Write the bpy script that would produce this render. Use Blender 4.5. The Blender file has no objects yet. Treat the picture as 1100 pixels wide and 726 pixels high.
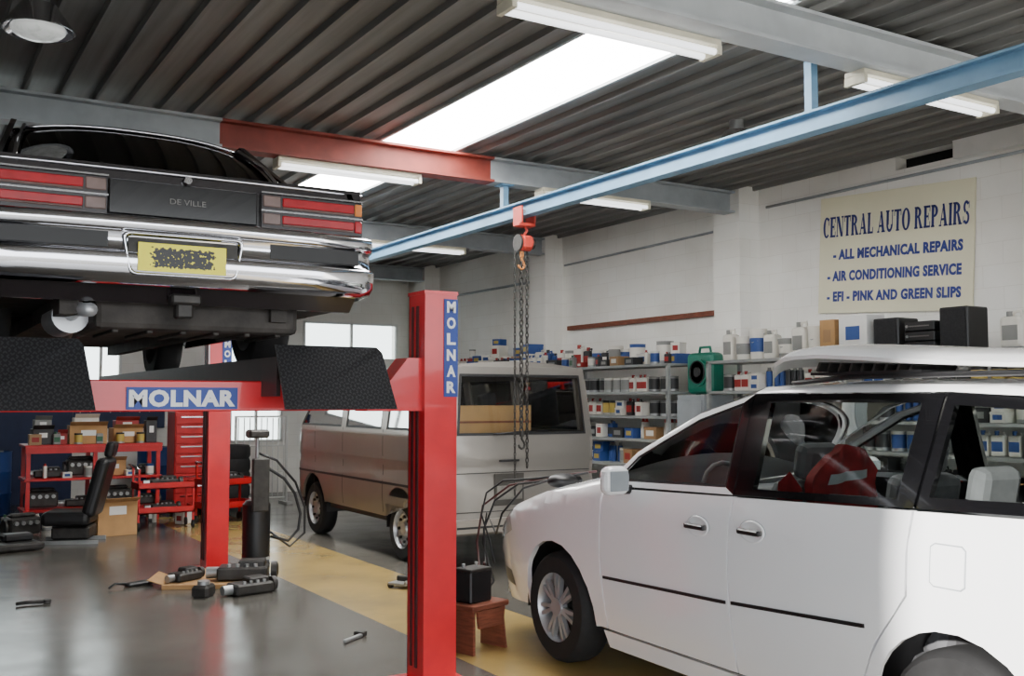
import bpy, bmesh, math, random
from mathutils import Vector, Matrix
random.seed(7)
C=bpy.context.scene.collection
pi=math.pi
def lin(c):
    return tuple(((v/255)/12.92 if v/255<=.04045 else ((v/255+.055)/1.055)**2.4) for v in c)
MATS={}
def mat(name,col,rough=.5,metal=0.0,var=.12,scale=6,bump=0,coat=0,emis=0,stretch=None):
    if name in MATS: return MATS[name]
    m=bpy.data.materials.new(name); m.use_nodes=True; nt=m.node_tree; N=nt.nodes; L=nt.links
    b=N['Principled BSDF']; c=lin(col)
    b.inputs['Roughness'].default_value=rough; b.inputs['Metallic'].default_value=metal
    b.inputs['Coat Weight'].default_value=coat
    tc=N.new('ShaderNodeTexCoord'); mp=N.new('ShaderNodeMapping'); nz=N.new('ShaderNodeTexNoise')
    L.new(tc.outputs['Object'],mp.inputs[0]); L.new(mp.outputs[0],nz.inputs[0])
    if stretch: mp.inputs['Scale'].default_value=stretch
    nz.inputs['Scale'].default_value=scale; nz.inputs['Detail'].default_value=5
    r=N.new('ShaderNodeValToRGB'); L.new(nz.outputs['Fac'],r.inputs[0])
    r.color_ramp.elements[0].position=.3; r.color_ramp.elements[1].position=.7
    r.color_ramp.elements[0].color=(*[x*(1-var) for x in c],1)
    r.color_ramp.elements[1].color=(*[min(1,x*(1+var)) for x in c],1)
    L.new(r.outputs[0],b.inputs['Base Color'])
    if bump:
        bp=N.new('ShaderNodeBump'); bp.inputs['Strength'].default_value=bump; bp.inputs['Distance'].default_value=.02
        L.new(nz.outputs['Fac'],bp.inputs['Height']); L.new(bp.outputs[0],b.inputs['Normal'])
    if emis:
        b.inputs['Emission Color'].default_value=(*c,1); b.inputs['Emission Strength'].default_value=emis
    MATS[name]=m; return m
def glass(name,tint,gl=.12,ior=1.45):
    m=bpy.data.materials.new(name); m.use_nodes=True; nt=m.node_tree; N=nt.nodes; L=nt.links
    N.remove(N['Principled BSDF']); o=N['Material Output']
    t=N.new('ShaderNodeBsdfTransparent'); t.inputs[0].default_value=(*tint,1)
    g=N.new('ShaderNodeBsdfGlossy'); g.inputs['Roughness'].default_value=.03
    f=N.new('ShaderNodeFresnel'); f.inputs[0].default_value=ior
    a=N.new('ShaderNodeMath'); a.operation='ADD'; a.inputs[1].default_value=gl*.3; L.new(f.outputs[0],a.inputs[0])
    mx=N.new('ShaderNodeMixShader'); L.new(a.outputs[0],mx.inputs[0]); L.new(t.outputs[0],mx.inputs[1]); L.new(g.outputs[0],mx.inputs[2])
    L.new(mx.outputs[0],o.inputs[0]); return m
# ---------- mesh builder
class MB:
    def __init__(s): s.bm=bmesh.new(); s.mats=[]
    def _add(s,t,m,smooth=None):
        if m not in s.mats: s.mats.append(m)
        i=s.mats.index(m)
        for f in t.faces:
            f.material_index=i
            if smooth is not None: f.smooth=smooth
        me=bpy.data.meshes.new('t'); t.to_mesh(me); t.free(); s.bm.from_mesh(me); bpy.data.meshes.remove(me); return s
    def box(s,c,d,m,bev=0,rot=None,seg=1):
        t=bmesh.new(); M=Matrix.Translation(c)
        if rot: M=M@Matrix.Rotation(rot[1],4,rot[0])
        bmesh.ops.create_cube(t,size=1,matrix=Matrix.Diagonal((*d,1)))
        if bev: bmesh.ops.bevel(t,geom=t.edges[:],offset=bev,segments=seg,affect='EDGES',profile=.5)
        bmesh.ops.transform(t,matrix=M,verts=t.verts)
        return s._add(t,m,False)
    def bx(s,x0,x1,y0,y1,z0,z1,m,bev=0):
        return s.box(((x0+x1)/2,(y0+y1)/2,(z0+z1)/2),(x1-x0,y1-y0,z1-z0),m,bev)
    def cyl(s,c,r,h,m,axis='Z',r2=None,seg=20,M=None):
        t=bmesh.new(); R=Matrix.Identity(4)
        if axis=='X': R=Matrix.Rotation(pi/2,4,'Y')
        if axis=='Y': R=Matrix.Rotation(-pi/2,4,'X')
        if M: R=M
        bmesh.ops.create_cone(t,cap_ends=True,segments=seg,radius1=r,radius2=r if r2 is None else r2,depth=h,matrix=Matrix.Translation(c)@R)
        for f in t.faces: f.smooth=len(f.verts)==4
        for e in t.edges:
            if any(len(f.verts)>4 for f in e.link_faces): e.smooth=False
        return s._add(t,m)
    def sph(s,c,r,m,sc=(1,1,1),seg=16):
        t=bmesh.new(); bmesh.ops.create_uvsphere(t,u_segments=seg,v_segments=seg//2+2,radius=r,matrix=Matrix.Translation(c)@Matrix.Diagonal((*sc,1)))
        return s._add(t,m,True)
    def tube(s,pts,r,m,seg=8,closed=False):
        t=bmesh.new(); P=[Vector(p) for p in pts]; n=len(P); rings=[]; up=Vector((0,0,1)); a=None
        for i in range(n):
            if closed: d=P[(i+1)%n]-P[i-1]
            else: d=P[min(i+1,n-1)]-P[max(i-1,0)]
            d.normalize()
            if a is None:
                a=d.cross(up); 
                if a.length<.1: a=d.cross(Vector((1,0,0)))
            else: a=a-d*a.dot(d)
            a.normalize(); b=d.cross(a)
            rings.append([t.verts.new(P[i]+(a*math.cos(q*2*pi/seg)+b*math.sin(q*2*pi/seg))*r) for q in range(seg)])
        for i in range(n if closed else n-1):
            A=rings[i];B=rings[(i+1)%n]
            for q in range(seg): t.faces.new((A[q],A[(q+1)%seg],B[(q+1)%seg],B[q]))
        if not closed: t.faces.new(rings[0][::-1]); t.faces.new(rings[-1])
        return s._add(t,m,True)
    def prism(s,pts,vec,m,bev=0):
        t=bmesh.new(); v=[t.verts.new(p) for p in pts]; f=t.faces.new(v)
        r=bmesh.ops.extrude_face_region(t,geom=[f]); vs=[g for g in r['geom'] if isinstance(g,bmesh.types.BMVert)]
        bmesh.ops.translate(t,vec=vec,verts=vs); bmesh.ops.recalc_face_normals(t,faces=t.faces)
        if bev: bmesh.ops.bevel(t,geom=t.edges[:],offset=bev,segments=2,affect='EDGES',profile=.5)
        return s._add(t,m,False)
    def loft(s,rows,m,closed=False,cap=False,smooth=True):
        t=bmesh.new(); R=[[t.verts.new(p) for p in r] for r in rows]; k=len(R[0])
        for i in range(len(R)-1):
            for j in range(k if closed else k-1):
                t.faces.new((R[i][j],R[i][(j+1)%k],R[i+1][(j+1)%k],R[i+1][j]))
        if cap: t.faces.new(R[0]); t.faces.new(R[-1])
        bmesh.ops.recalc_face_normals(t,faces=t.faces)
        return s._add(t,m,smooth)
    def lathe(s,c,prof,m,axis='Z',seg=28,smooth=True):
        rows=[]
        for q in range(seg+1):
            a=q*2*pi/seg; row=[]
            for (r,h) in prof:
                p={'Z':(r*math.cos(a),r*math.sin(a),h),'X':(h,r*math.cos(a),r*math.sin(a)),'Y':(r*math.cos(a),h,r*math.sin(a))}[axis]
                row.append((p[0]+c[0],p[1]+c[1],p[2]+c[2]))
            rows.append(row)
        t=bmesh.new(); R=[[t.verts.new(p) for p in r] for r in rows]
        for i in range(len(R)-1):
            for j in range(len(R[0])-1): t.faces.new((R[i][j],R[i][j+1],R[i+1][j+1],R[i+1][j]))
        bmesh.ops.remove_doubles(t,verts=t.verts,dist=1e-5); bmesh.ops.recalc_face_normals(t,faces=t.faces)
        for e in t.edges:
            if len(e.link_faces)==2 and e.calc_face_angle(0)>.7: e.smooth=False
        return s._add(t,m,smooth)
    def drape(s,polys,fn,m,step=.09,rim=None):
        t=bmesh.new(); K={}
        def V(p):
            k=(round(p[0],4),round(p[1],4))
            if k not in K: K[k]=t.verts.new((p[0],p[1],0))
            return K[k]
        for p in polys:
            try: t.faces.new([V(q) for q in p])
            except Exception: pass
        bmesh.ops.triangulate(t,faces=t.faces[:])
        for ax in (0,1):
            lo=min(v.co[ax] for v in t.verts); hi=max(v.co[ax] for v in t.verts); k=math.floor(lo/step)+1
            while k*step<hi-1e-4:
                co=[0,0,0]; no=[0,0,0]; co[ax]=k*step; no[ax]=1
                bmesh.ops.bisect_plane(t,geom=t.verts[:]+t.edges[:]+t.faces[:],plane_co=co,plane_no=no,dist=1e-5); k+=1
        if rim:
            be=[e for e in t.edges if len(e.link_faces)==1]
            for e in be: e.smooth=False
            r=bmesh.ops.extrude_edge_only(t,edges=be)
            nv=set(g for g in r['geom'] if isinstance(g,bmesh.types.BMVert))
        else: nv=set()
        for v in t.verts:
            q=Vector(fn(v.co.x,v.co.y)); 
            if v in nv: q=q+Vector(rim)
            v.co=q
        return s._add(t,m,True)
    def obj(s,name,parent=None,loc=(0,0,0),rot=(0,0,0),**kw):
        me=bpy.data.meshes.new(name); s.bm.to_mesh(me); s.bm.free()
        for m in s.mats: me.materials.append(m)
        o=bpy.data.objects.new(name,me); C.objects.link(o); o.location=loc; o.rotation_euler=rot
        if parent: o.parent=parent
        for k,v in kw.items(): o[k]=v
        return o
def thing(name,label,cat,loc=(0,0,0),rz=0,group=None):
    o=bpy.data.objects.new(name,None); C.objects.link(o); o.location=loc; o.rotation_euler=(0,0,rz); o.empty_display_size=.1
    o['label']=label; o['category']=cat
    if group: o['group']=group
    return o
def text(body,w,h,m,parent,origin,facing,name='lettering',bold=.0,align='C'):
    cu=bpy.data.curves.new('t','FONT'); cu.body=body; cu.size=1; cu.offset=bold; cu.extrude=.01; cu.resolution_u=3; cu.space_character=1+bold*2
    o=bpy.data.objects.new('t',cu); C.objects.link(o); bpy.context.view_layer.update()
    me=bpy.data.meshes.new_from_object(o.evaluated_get(bpy.context.evaluated_depsgraph_get()))
    bpy.data.objects.remove(o)
    xs=[v.co.x for v in me.vertices]; ys=[v.co.y for v in me.vertices]
    x0,x1,y0,y1=min(xs),max(xs),min(ys),max(ys)
    R={'-Y':((1,0,0),(0,0,1),(0,-1,0)),'-X':((0,-1,0),(0,0,1),(-1,0,0)),'P':((1,0,0),(0,1,0),(0,0,1))}[facing]
    a,b,c=[Vector(v) for v in R]
    for v in me.vertices:
        p=v.co; v.co=a*((p.x-(x0+x1)/2)/(x1-x0)*w)+b*((p.y-(y0+y1)/2)/(y1-y0)*h)+c*(p.z*.15)
    me.materials.clear(); me.materials.append(m)
    o=bpy.data.objects.new(name,me); C.objects.link(o); o.location=origin; o.parent=parent
    return o
def interp(P,x):
    if x<=P[0][0]: return P[0][1]
    for (a,b),(c,d) in zip(P,P[1:]):
        if x<=c: return b+(d-b)*(x-a)/(c-a)
    return P[-1][1]
def inset(P,k):
    cx=sum(p[0] for p in P)/len(P); cy=sum(p[1] for p in P)/len(P)
    out=[]
    n=len(P)
    for i in range(n):
        p=Vector(P[i]);a=(Vector(P[i-1])-p).normalized();b=(Vector(P[(i+1)%n])-p).normalized()
        bis=(a+b)
        if bis.length<.05: bis=Vector((cx,cy))-p
        bis.normalize()
        if bis.dot(Vector((cx,cy))-p)<0: bis=-bis
        sn=max(.35,math.sin(max(.1,a.angle(b))/2)); q=p+bis*(k/sn); out.append((q.x,q.y))
    return out
def ring(P,Q):
    n=len(P); return [[Q[i],Q[(i+1)%n],P[(i+1)%n],P[i]] for i in range(n)]
# ---------- materials
white=mat('white_paint_gloss',(245,246,248),.2,0,.01,2,coat=.5)
black_pl=mat('black_plastic',(24,24,26),.45,0,.2)
black_gl=mat('black_gloss',(14,14,16),.15,0,.1,coat=.4)
rubber=mat('tyre_rubber',(28,28,29),.8,0,.2,20)
alloy=mat('alloy_grey',(185,187,190),.35,.6,.08)
chrome=mat('chrome',(215,215,220),.09,1,.05,3)
steel=mat('galvanised_steel',(160,162,162),.4,.6,.15)
dsteel=mat('dark_greasy_steel',(56,54,52),.5,.4,.4,12,bump=.2)
red=mat('lift_red_paint',(216,28,40),.3,0,.08,5,coat=.3)
redd=mat('tool_red_paint',(185,28,32),.4,0,.15)
blue=mat('beam_blue_paint',(108,148,178),.45,0,.12,4)
sblue=mat('sign_blue',(45,70,150),.5,0,.05)
wtext=mat('white_lettering',(240,240,240),.5,0,.02)
navy=mat('navy_lettering',(30,42,112),.5,0,.02)
blutx=mat('blue_lettering',(36,54,135),.5,0,.02)
dimchrome=mat('dull_badge_metal',(110,108,105),.4,.5,.05)
lampfr=mat('lamp_frame_dark',(40,34,36),.25,.2,.1,coat=.4)
greyb=mat('beam_grey_paint',(158,164,168),.5,0,.12,5)
primer=mat('red_oxide_primer',(128,54,44),.6,0,.2,5)
card=mat('cardboard',(178,138,92),.85,0,.12,5)
wood=mat('wood_brown',(120,66,46),.7,0,.3,10,stretch=(1,1,8))
teal=mat('green_plastic',(10,120,98),.35,0,.1)
cream=mat('sign_cream',(230,225,196),.45,0,.03,1.5)
greige=mat('van_taupe_dimmed',(128,124,119),.3,.35,.05,2,coat=.3)  # same van paint, darkened to offset the strong light on the tailgate
brown=mat('van_taupe_lifted',(146,139,131),.3,.4,.06,2,coat=.3)  # same van paint, lighter for the sides, which get less light
maroon=mat('dark_car_paint',(30,24,27),.15,.1,.15,2,coat=.6)
seatg=mat('seat_fabric_grey',(92,92,95),.9,0,.12,20)
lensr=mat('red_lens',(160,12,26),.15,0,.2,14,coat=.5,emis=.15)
lensw=mat('clear_lens',(120,98,92),.2,0,.2,9,coat=.3)
hlamp=mat('headlamp_lens',(190,196,200),.1,.2,.1,9,coat=.6)
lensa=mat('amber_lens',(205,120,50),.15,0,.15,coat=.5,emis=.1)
wbase=mat('white_plastic',(228,228,225),.5,0,.05)
fabr_r=mat('red_cloth',(135,30,34),.9,0,.35,14)
glz=glass('tinted_glass',(.80,.84,.82),0,1.28); glc=glass('clear_glass',(.85,.88,.86),0,1.35); gld=glass('dark_glass',(.14,.15,.15))
def nodes_mat(name):
    m=bpy.data.materials.new(name); m.use_nodes=True; return m,m.node_tree.nodes,m.node_tree.links,m.node_tree.nodes['Principled BSDF']
def block_mat(name,swap):
    m,N,L,b=nodes_mat(name)
    tc=N.new('ShaderNodeTexCoord'); sp=N.new('ShaderNodeSeparateXYZ'); cb=N.new('ShaderNodeCombineXYZ')
    L.new(tc.outputs['Object'],sp.inputs[0]); L.new(sp.outputs[1 if swap else 0],cb.inputs[0]); L.new(sp.outputs[2],cb.inputs[1])
    br=N.new('ShaderNodeTexBrick'); L.new(cb.outputs[0],br.inputs[0]); br.inputs['Scale'].default_value=1
    br.inputs['Brick Width'].default_value=.4; br.inputs['Row Height'].default_value=.2; br.inputs['Mortar Size'].default_value=.004; br.inputs['Mortar Smooth'].default_value=.8
    br.inputs['Color1'].default_value=(*lin((247,246,241)),1); br.inputs['Color2'].default_value=(*lin((244,242,236)),1); br.inputs['Mortar'].default_value=(*lin((232,229,222)),1)
    nz=N.new('ShaderNodeTexNoise'); nz.inputs['Scale'].default_value=1.1; nz.inputs['Detail'].default_value=6; L.new(tc.outputs['Object'],nz.inputs[0])
    r=N.new('ShaderNodeValToRGB'); L.new(nz.outputs['Fac'],r.inputs[0]); r.color_ramp.elements[0].position=.32; r.color_ramp.elements[0].color=(.82,.8,.77,1); r.color_ramp.elements[1].position=.58
    mx=N.new('ShaderNodeMixRGB'); mx.blend_type='MULTIPLY'; mx.inputs[0].default_value=.6; L.new(br.outputs[0],mx.inputs[1]); L.new(r.outputs[0],mx.inputs[2])
    L.new(mx.outputs[0],b.inputs['Base Color']); b.inputs['Roughness'].default_value=.6
    bp=N.new('ShaderNodeBump'); bp.inputs['Strength'].default_value=.2; bp.inputs['Distance'].default_value=.006; bp.invert=True
    L.new(br.outputs['Fac'],bp.inputs['Height']); L.new(bp.outputs[0],b.inputs['Normal']); return m
blockY=block_mat('painted_block_side',True); blockX=block_mat('painted_block_end',False)
def floor_mat():
    m,N,L,b=nodes_mat('shop_floor')
    tc=N.new('ShaderNodeTexCoord'); sp=N.new('ShaderNodeSeparateXYZ'); L.new(tc.outputs['Object'],sp.inputs[0])
    nz=N.new('ShaderNodeTexNoise'); nz.inputs['Scale'].default_value=.6; nz.inputs['Detail'].default_value=7; nz.inputs['Roughness'].default_value=.5; L.new(tc.outputs['Object'],nz.inputs[0])
    n2=N.new('ShaderNodeTexNoise'); n2.inputs['Scale'].default_value=9; n2.inputs['Detail'].default_value=8; L.new(tc.outputs['Object'],n2.inputs[0])
    n3=N.new('ShaderNodeTexNoise'); n3.inputs['Scale'].default_value=1.5; n3.inputs['Detail'].default_value=6; n3.inputs['Roughness'].default_value=.55; L.new(tc.outputs['Object'],n3.inputs[0])
    r=N.new('ShaderNodeValToRGB'); L.new(nz.outputs['Fac'],r.inputs[0])
    r.color_ramp.elements[0].position=.3; r.color_ramp.elements[0].color=(*lin((80,78,73)),1)
    r.color_ramp.elements[1].position=.7; r.color_ramp.elements[1].color=(*lin((106,102,95)),1)
    def cmp(op,v):
        a=N.new('ShaderNodeMath'); a.operation=op; a.inputs[1].default_value=v; L.new(sp.outputs[0],a.inputs[0]); return a
    g=cmp('GREATER_THAN',3.08); l=cmp('LESS_THAN',4.1); mu=N.new('ShaderNodeMath'); mu.operation='MULTIPLY'; L.new(g.outputs[0],mu.inputs[0]); L.new(l.outputs[0],mu.inputs[1])
    r2=N.new('ShaderNodeValToRGB'); L.new(n3.outputs['Fac'],r2.inputs[0]); r2.color_ramp.elements[0].position=.3; r2.color_ramp.elements[1].position=.56
    r2.color_ramp.elements[0].color=(.6,.6,.6,1); r2.color_ramp.elements[1].color=(.85,.85,.85,1)
    mu2=N.new('ShaderNodeMath'); mu2.operation='MULTIPLY'; L.new(mu.outputs[0],mu2.inputs[0]); L.new(r2.outputs[0],mu2.inputs[1])
    mx=N.new('ShaderNodeMixRGB'); L.new(mu2.outputs[0],mx.inputs[0]); L.new(r.outputs[0],mx.inputs[1]); mx.inputs[2].default_value=(*lin((180,152,88)),1)
    L.new(mx.outputs[0],b.inputs['Base Color'])
    r3=N.new('ShaderNodeMapRange'); L.new(n3.outputs['Fac'],r3.inputs[0]); r3.inputs[1].default_value=.3; r3.inputs[2].default_value=.7; r3.inputs[3].default_value=.16; r3.inputs[4].default_value=.26
    L.new(r3.outputs[0],b.inputs['Roughness']); b.inputs['Specular IOR Level'].default_value=.8
    bp=N.new('ShaderNodeBump'); bp.inputs['Strength'].default_value=.10; bp.inputs['Distance'].default_value=.01; L.new(n2.outputs['Fac'],bp.inputs['Height']); L.new(bp.outputs[0],b.inputs['Normal'])
    return m
def checker_mat():
    m,N,L,b=nodes_mat('checker_plate'); tc=N.new('ShaderNodeTexCoord')
    bp=N.new('ShaderNodeBump'); bp.inputs['Strength'].default_value=1; bp.inputs['Distance'].default_value=.01
    hs=[]
    for ang in (pi/4,-pi/4):
        mp=N.new('ShaderNodeMapping'); mp.inputs['Rotation'].default_value=(0,ang,0); L.new(tc.outputs['Object'],mp.inputs[0])
        sp=N.new('ShaderNodeSeparateXYZ'); L.new(mp.outputs[0],sp.inputs[0])
        def w(o,k,ph=0):
            a=N.new('ShaderNodeMath'); a.operation='MULTIPLY'; a.inputs[1].default_value=k; L.new(sp.outputs[o],a.inputs[0])
            c=N.new('ShaderNodeMath'); c.operation='SINE'; L.new(a.outputs[0],c.inputs[0]); return c
        a=w(0,150); c=w(2,300); q=N.new('ShaderNodeMath'); q.operation='MULTIPLY'; L.new(a.outputs[0],q.inputs[0]); L.new(c.outputs[0],q.inputs[1])
        g=N.new('ShaderNodeMath'); g.operation='GREATER_THAN'; g.inputs[1].default_value=.45; L.new(q.outputs[0],g.inputs[0]); hs.append(g)
    a=N.new('ShaderNodeMath'); a.operation='MAXIMUM'; L.new(hs[0].outputs[0],a.inputs[0]); L.new(hs[1].outputs[0],a.inputs[1])
    L.new(a.outputs[0],bp.inputs['Height']); L.new(bp.outputs[0],b.inputs['Normal'])
    mx=N.new('ShaderNodeMixRGB'); L.new(a.outputs[0],mx.inputs[0]); mx.inputs[1].default_value=(.02,.02,.022,1); mx.inputs[2].default_value=(.045,.045,.05,1); L.new(mx.outputs[0],b.inputs['Base Color'])
    b.inputs['Metallic'].default_value=.4; b.inputs['Roughness'].default_value=.35; return m
checker=checker_mat()
def plate_mat():
    m,N,L,b=nodes_mat('obscured_plate'); tc=N.new('ShaderNodeTexCoord'); nz=N.new('ShaderNodeTexNoise'); nz.inputs['Scale'].default_value=60; nz.inputs['Detail'].default_value=4
    L.new(tc.outputs['Object'],nz.inputs[0]); sp=N.new('ShaderNodeSeparateXYZ'); L.new(tc.outputs['Generated'],sp.inputs[0])
    def edge(o):
        a=N.new('ShaderNodeMath'); a.operation='SUBTRACT'; a.inputs[1].default_value=.5; L.new(sp.outputs[o],a.inputs[0])
        c=N.new('ShaderNodeMath'); c.operation='ABSOLUTE'; L.new(a.outputs[0],c.inputs[0]); return c
    ex=edge(0); ez=edge(2); mxm=N.new('ShaderNodeMath'); mxm.operation='MAXIMUM'; L.new(ex.outputs[0],mxm.inputs[0]); L.new(ez.outputs[0],mxm.inputs[1])
    s=N.new('ShaderNodeMapRange'); L.new(mxm.outputs[0],s.inputs[0]); s.inputs[1].default_value=.30; s.inputs[2].default_value=.44; s.inputs[3].default_value=.14; s.inputs[4].default_value=-.3
    ad=N.new('ShaderNodeMath'); L.new(nz.outputs['Fac'],ad.inputs[0]); L.new(s.outputs[0],ad.inputs[1])
    gt=N.new('ShaderNodeMath'); gt.operation='GREATER_THAN'; gt.inputs[1].default_value=.53; L.new(ad.outputs[0],gt.inputs[0])
    mx=N.new('ShaderNodeMixRGB'); L.new(gt.outputs[0],mx.inputs[0]); mx.inputs[1].default_value=(*lin((246,236,40)),1); mx.inputs[2].default_value=(.005,.005,.005,1)
    L.new(mx.outputs[0],b.inputs['Base Color']); b.inputs['Roughness'].default_value=.35
    L.new(mx.outputs[0],b.inputs['Emission Color']); b.inputs['Emission Strength'].default_value=.12; return m  # weak emission brightens the plate, which has no light of its own
# ---------- room
XR=8.34; H=4.0; YF=17.5
def walled(name,axis,const,th,a0,a1,z1,holes,m):
    A=sorted(set([a0,a1]+[h[0] for h in holes]+[h[1] for h in holes])); Z=sorted(set([0,z1]+[h[2] for h in holes]+[h[3] for h in holes]))
    mb=MB()
    for i in range(len(A)-1):
        for j in range(len(Z)-1):
            ca=(A[i]+A[i+1])/2; cz=(Z[j]+Z[j+1])/2
            if any(h[0]<ca<h[1] and h[2]<cz<h[3] for h in holes): continue
            if axis=='X': mb.bx(const,const+th,A[i],A[i+1],Z[j],Z[j+1],m)
            else: mb.bx(A[i],A[i+1],const,const+th,Z[j],Z[j+1],m)
    return mb.obj(name,kind='structure')
MB().bx(-3.2,XR+.2,-4,YF+.2,-.1,0,floor_mat()).obj('floor',kind='structure')
asph=mat('added_ground_concrete',(120,118,112),.9,0,.2,2)
MB().bx(-40,40,-45,-4,-.12,-.02,asph).bx(-40,-3.2,-4,20,-.12,-.02,asph).obj('trim_10',kind='structure')  # unseen ground added to darken the lower half of chrome reflections
walled('wall_right','X',XR,.2,-4,YF,H,[(5.85,6.5,3.84,3.97)],blockY)
fh=[(2.6,3.2,1.9,3.1),(4.95,5.4,1.85,3.0),(6.3,8.1,2.35,3.0),(5.0,5.9,.9,1.6),(-.6,2.2,1.95,3.2)]  # last opening is unseen, added for floor sheen; first two made taller for it
walled('wall_far','Y',YF,.2,-3.2,XR+.2,H,fh,blockX)
walled('wall_left','X',-3.4,.2,.2,YF,H,[],mat('grey_wall_paint',(120,122,126),.7))  # unseen wall, its near end placed to limit the sun on the van
darkvoid=mat('dark_duct_inside',(18,18,18),.9)
MB().bx(XR+.16,XR+.2,5.8,6.6,3.8,4.0,darkvoid).obj('trim_9',kind='structure')
navyw=mat('navy_wall_paint',(38,52,88),.6)
MB().bx(-3,2.5,YF-.03,YF-.002,0,1.5,navyw).obj('trim_8',kind='structure')
MB().bx(XR-.1,XR,4.72,5.8,3.80,3.97,wbase).obj('trim_7',kind='structure')
for i,h in enumerate(fh):
    mb=MB()
    for x in (h[0],(h[0]+h[1])/2,h[1]): mb.bx(x-.02,x+.02,YF-.03,YF+.03,h[2]-.02,h[3]+.02,wbase)
    for z in (h[2],h[3]): mb.bx(h[0]-.02,h[1]+.02,YF-.03,YF+.03,z-.02,z+.02,wbase)
    mb.bx(h[0],h[1],YF+.05,YF+.055,h[2],h[3],glc)
    mb.obj('window_%d'%(i+3),kind='structure')
for i,(y,w) in enumerate(((8.35,.42),(12.3,.42),(4.3,.42),(16.2,.42))):
    MB().bx(XR-.3,XR,y,y+w,0,H-.0,blockX).obj('trim_%d'%(i+1),kind='structure')
deck=mat('ribbed_steel_deck',(122,121,118),.48,.1,.25,3,stretch=(4,.2,4))
mb=MB()
def deckstrip(x0,x1,y0,y1):
    x=x0
    prof=[]
    while x<x1-1e-6:
        for dx,dz in ((0,0),(.195,0),(.203,-.045),(.228,-.045),(.236,0)):
            if x+dx<x1: prof.append((x+dx,H+dz))
        x+=.25
    prof.append((x1,H))
    mb.loft([[(p[0],y,p[1]) for p in prof] for y in (y0,y1)],deck,smooth=False)
    mb.bx(x0,x1,y0,y1,H+.02,H+.06,deck)
SX0,SX1=3.78,4.55
deckstrip(-3.4,SX0,-4,YF+.2); deckstrip(SX1,XR+.2,-4,YF+.2); deckstrip(SX0,SX1,-4,4.2); deckstrip(SX0,SX1,12.4,YF+.2)
mb.obj('ceiling',kind='structure')
sky=mat('skylight_sheet',(252,250,246),.5,0,.01,emis=26)
for i,(y0,y1) in enumerate(((4.2,8.45),(8.45,12.4))):
    m2=MB(); m2.bx(SX0,SX1,y0,y1,H-.005,H+.01,sky)
    m2.bx(SX0-.02,SX0+.01,y0,y1,H-.03,H+.01,greyb); m2.bx(SX1-.01,SX1+.02,y0,y1,H-.03,H+.01,greyb)
    m2.obj('window_%d'%(i+1),kind='structure')
def ibeam(y,segs,label):
    m2=MB()
    for (a,b,m) in segs:
        m2.bx(a,b,y-.09,y+.09,3.70,3.722,m); m2.bx(a,b,y-.09,y+.09,3.92,3.942,m); m2.bx(a,b,y-.008,y+.008,3.722,3.92,m)
    o=m2.obj('steel_beam'); o['label']=label; o['category']='beam'
lgrey=mat('beam_light_grey',(192,196,198),.5,0,.08,5)
ibeam(4.3,[(-3,XR-.3,lgrey)],'light grey painted steel roof beam')
ibeam(8.5,[(-3,2.3,greyb),(2.3,4.92,primer),(4.92,XR-.3,greyb)],'grey steel roof beam with red oxide primed middle section')
ibeam(12.4,[(-3,XR-.3,greyb)],'grey steel roof beam across the workshop')
ibeam(16.3,[(-3,XR-.3,greyb)],'grey steel roof beam near the end wall')
t=thing('hoist_rail','long blue painted steel I beam hung under roof beams','rail',(5.08,0,0))
m2=MB(); m2.bx(-.055,.055,1.5,12.5,3.33,3.345,blue); m2.bx(-.055,.055,1.5,12.5,3.455,3.47,blue); m2.bx(-.006,.006,1.5,12.5,3.345,3.455,blue); m2.obj('rail_beam',t)
for y,zt in ((4.6,3.955),(8.5,3.70),(12.4,3.70)):
    MB().bx(-.03,.03,y-.03,y+.03,3.47,zt,blue).box((0,y,zt-.006),(.14,.14,.012),blue).obj('hanger',t)
hy=8.13
t=thing('chain_hoist','red chain hoist with long steel chains hanging from the blue rail','hoist',(5.08,hy,0))
hred=mat('hoist_red',(190,60,48),.45)
m2=MB(); m2.box((-.07,0,3.34),(.02,.16,.16),hred,.005); m2.box((.07,0,3.34),(.02,.16,.16),hred,.005); m2.box((0,0,3.25),(.18,.12,.03),hred,.005)
for sx in (-.045,.045):
    for sy in (-.05,.05): m2.cyl((sx,sy,3.36),.03,.03,steel,'X',seg=12)
m2.obj('trolley',t)
m2=MB(); m2.tube([(0,0,3.24),(.03,0,3.2),(0,0,3.16)],.012,hred); m2.cyl((0,0,3.08),.075,.11,hred,'X',seg=20); m2.cyl((.075,0,3.08),.055,.04,dsteel,'X'); m2.cyl((-.07,0,3.08),.08,.02,dsteel,'X'); m2.box((0,0,3.08),(.1,.15,.13),hred,.02); m2.obj('hoist_body',t)
def chain(mb,x,y,z0,z1,r=.018,w=.005,pitch=.046):
    n=int((z1-z0)/pitch)
    for i in range(n):
        z=z1-i*pitch-pitch/2; pts=[]
        for q in range(8):
            a=q*2*pi/8; d=math.cos(a)*r*.65; e=math.sin(a)*pitch*.68
            pts.append((x+(d if i%2 else 0),y+(0 if i%2 else d),z+e))
        mb.tube(pts,w,dsteel,5,closed=True)
m2=MB(); chain(m2,-.035,0,1.30,3.0,.026,.0075,.05); m2.obj('load_chain',t)
m2=MB(); chain(m2,.04,.02,.95,3.0,.02,.006,.045); m2.obj('hand_chain',t)
m2=MB(); chain(m2,-.075,.05,.72,3.0,.014,.0045,.04); m2.obj('hand_chain',t)
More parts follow.
